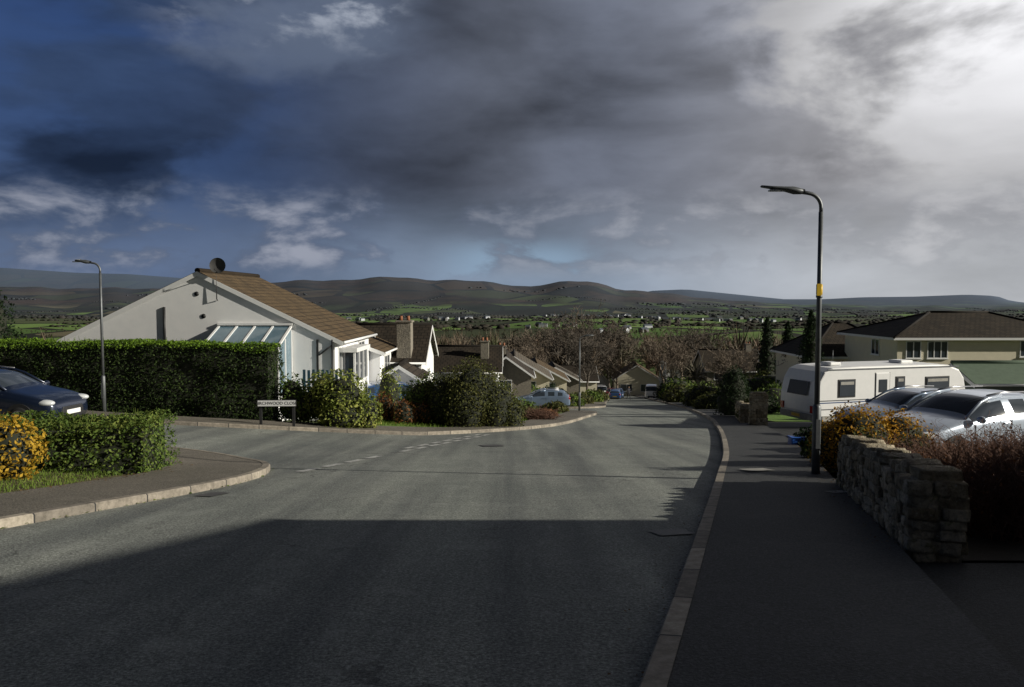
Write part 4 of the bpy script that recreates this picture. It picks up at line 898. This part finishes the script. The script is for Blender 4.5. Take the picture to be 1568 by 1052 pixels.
# ------------------------------------------------------------------ sky
EL=math.radians(20.5); AZ=math.atan2(1,-.22)
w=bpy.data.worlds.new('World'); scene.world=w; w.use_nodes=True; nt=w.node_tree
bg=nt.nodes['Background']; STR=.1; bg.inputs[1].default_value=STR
sky=N(nt,'ShaderNodeTexSky',sky_type='NISHITA'); sky.sun_disc=False; sky.sun_elevation=EL; sky.sun_rotation=AZ; sky.altitude=100
tc=N(nt,'ShaderNodeTexCoord'); d=tc.outputs['Generated']; s=N(nt,'ShaderNodeSeparateXYZ'); nt.links.new(d,s.inputs[0]); X_,Y_,Z_=s.outputs
def angn(sc,loc,scale,detail,rough,dist):
    ml=N(nt,'ShaderNodeMapping'); ml.inputs['Scale'].default_value=sc; ml.inputs['Location'].default_value=loc; nt.links.new(d,ml.inputs[0]); return noise(nt,ml.outputs[0],scale,detail,rough,dist)
mul=lambda a,b:math_(nt,'MULTIPLY',a,b)
add=lambda a,b:math_(nt,'ADD',a,b)
n1=angn((1,1,2.6),(.2,.7,.1),3.2,8,.5,.3)
n2=angn((1,1,2.9),(3.7,1.9,.35),3.8,10,.5,.25)
n3=angn((1,1,2.2),(.3,.1,.4),8.5,11,.56,.15)
n4=angn((1,1,1.9),(5.1,2.2,1.4),4.2,11,.52,.15)
right=mrange(nt,X_,-.2,.55)
topright=mul(mrange(nt,X_,.14,.5),mrange(nt,Z_,.06,.28))
b=add(.064,mul(right,.21))
b=add(b,mul(math_(nt,'SUBTRACT',n2,.5),add(.17,mul(right,.40))))
b=add(b,mul(mul(math_(nt,'SUBTRACT',n3,.5),.10),add(.5,right)))
b=add(b,mul(topright,mrange(nt,n4,.43,.57,.10,.72)))
over=mul(mrange(nt,Z_,.42,.75,1.,.16),mrange(nt,Y_,.45,-.1,1.,.35))  # dims the unseen sky overhead and behind the camera, added to cut fill light
b=math_(nt,'MAXIMUM',b,.022)
tint=mixc(nt,mrange(nt,X_,-.45,.02),(.46,.82,1.8),(.90,1.02,1.34))
tint=mixc(nt,mrange(nt,X_,.05,.4),tint,(1.0,1.0,1.07))
tint=mixc(nt,mrange(nt,b,.25,.5),tint,(1.,1.,1.03))
cc=N(nt,'ShaderNodeVectorMath',operation='SCALE'); nt.links.new(tint,cc.inputs[0]); nt.links.new(b,cc.inputs[3])
cloud=cc.outputs[0]
leftm=mrange(nt,X_,-.18,-.42)
gap=mul(mrange(nt,n1,.53,.43),leftm)
ss=N(nt,'ShaderNodeVectorMath',operation='SCALE'); nt.links.new(sky.outputs[0],ss.inputs[0]); ss.inputs[3].default_value=STR
bl=mixc(nt,.85,ss.outputs[0],(.006,.034,.16))
col=mixc(nt,mul(gap,.7),cloud,bl)
up=mul(mrange(nt,Z_,.20,.30),mrange(nt,X_,-.04,-.2))
col=mixc(nt,mul(mul(mrange(nt,n4,.44,.58),up),.75),col,(.13,.165,.24))
e2=mul(mrange(nt,n3,.48,.60),mul(mrange(nt,Z_,.27,.34),mul(mrange(nt,X_,-.10,-.17),mrange(nt,X_,-.42,-.28))))
col=mixc(nt,mul(e2,.85),col,(.42,.46,.54))
hz=mrange(nt,Z_,.15,.02,0,.9)
hcol=mixc(nt,mrange(nt,X_,-.45,0.),(.12,.17,.28),(.21,.27,.36))
hcol=mixc(nt,mrange(nt,X_,0,.5),hcol,(.50,.52,.55))
hcol2=N(nt,'ShaderNodeVectorMath',operation='SCALE'); nt.links.new(hcol,hcol2.inputs[0]); nt.links.new(mrange(nt,n2,.3,.7,.75,1.25,'LINEAR'),hcol2.inputs[3])
col=mixc(nt,hz,col,hcol2.outputs[0])
band=mul(mrange(nt,Z_,.02,.055),mrange(nt,Z_,.15,.095))
cu=mul(band,mrange(nt,n3,.44,.55))
shade=mrange(nt,n3,.49,.66)
ccol=mixc(nt,shade,mixc(nt,right,(.10,.13,.20),(.30,.31,.34)),mixc(nt,right,(.34,.36,.43),(.60,.60,.62)))
cw=mrange(nt,X_,-.1,-.25,.45,.85)
col=mixc(nt,mul(cu,cw),col,ccol)
slot=mul(mul(mrange(nt,X_,-.12,-.03),mrange(nt,X_,.13,.05)),mul(mrange(nt,Z_,.0,.025),mrange(nt,Z_,.085,.05)))
col=mixc(nt,mul(slot,mul(mrange(nt,n3,.56,.42),.8)),col,(.26,.37,.50))
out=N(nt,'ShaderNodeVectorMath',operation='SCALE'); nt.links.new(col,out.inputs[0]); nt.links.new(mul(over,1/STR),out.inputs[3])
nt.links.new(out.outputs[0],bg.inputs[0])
# ------------------------------------------------------------------ sun
sd=bpy.data.lights.new('sun','SUN'); sd.energy=5; sd.angle=math.radians(.5); sd.color=(1,.94,.81)
so=bpy.data.objects.new('sun',sd); COL.objects.link(so)
Sdir=Vector((math.cos(EL)*math.sin(AZ),math.cos(EL)*math.cos(AZ),math.sin(EL))); so.rotation_euler=Sdir.to_track_quat('Z','Y').to_euler(); so.location=(60,-10,40)
# ------------------------------------------------------------------ camera
cd=bpy.data.cameras.new('camera'); cd.lens=28; cd.sensor_width=36; cd.clip_end=30000; cd.clip_start=.1
co=bpy.data.objects.new('camera',cd); COL.objects.link(co); co.location=(0,0,1.6); co.rotation_euler=(math.radians(90-3.1),0,0)
scene.camera=co
scene.view_settings.view_transform='Standard'; scene.view_settings.look='None'; scene.view_settings.exposure=0
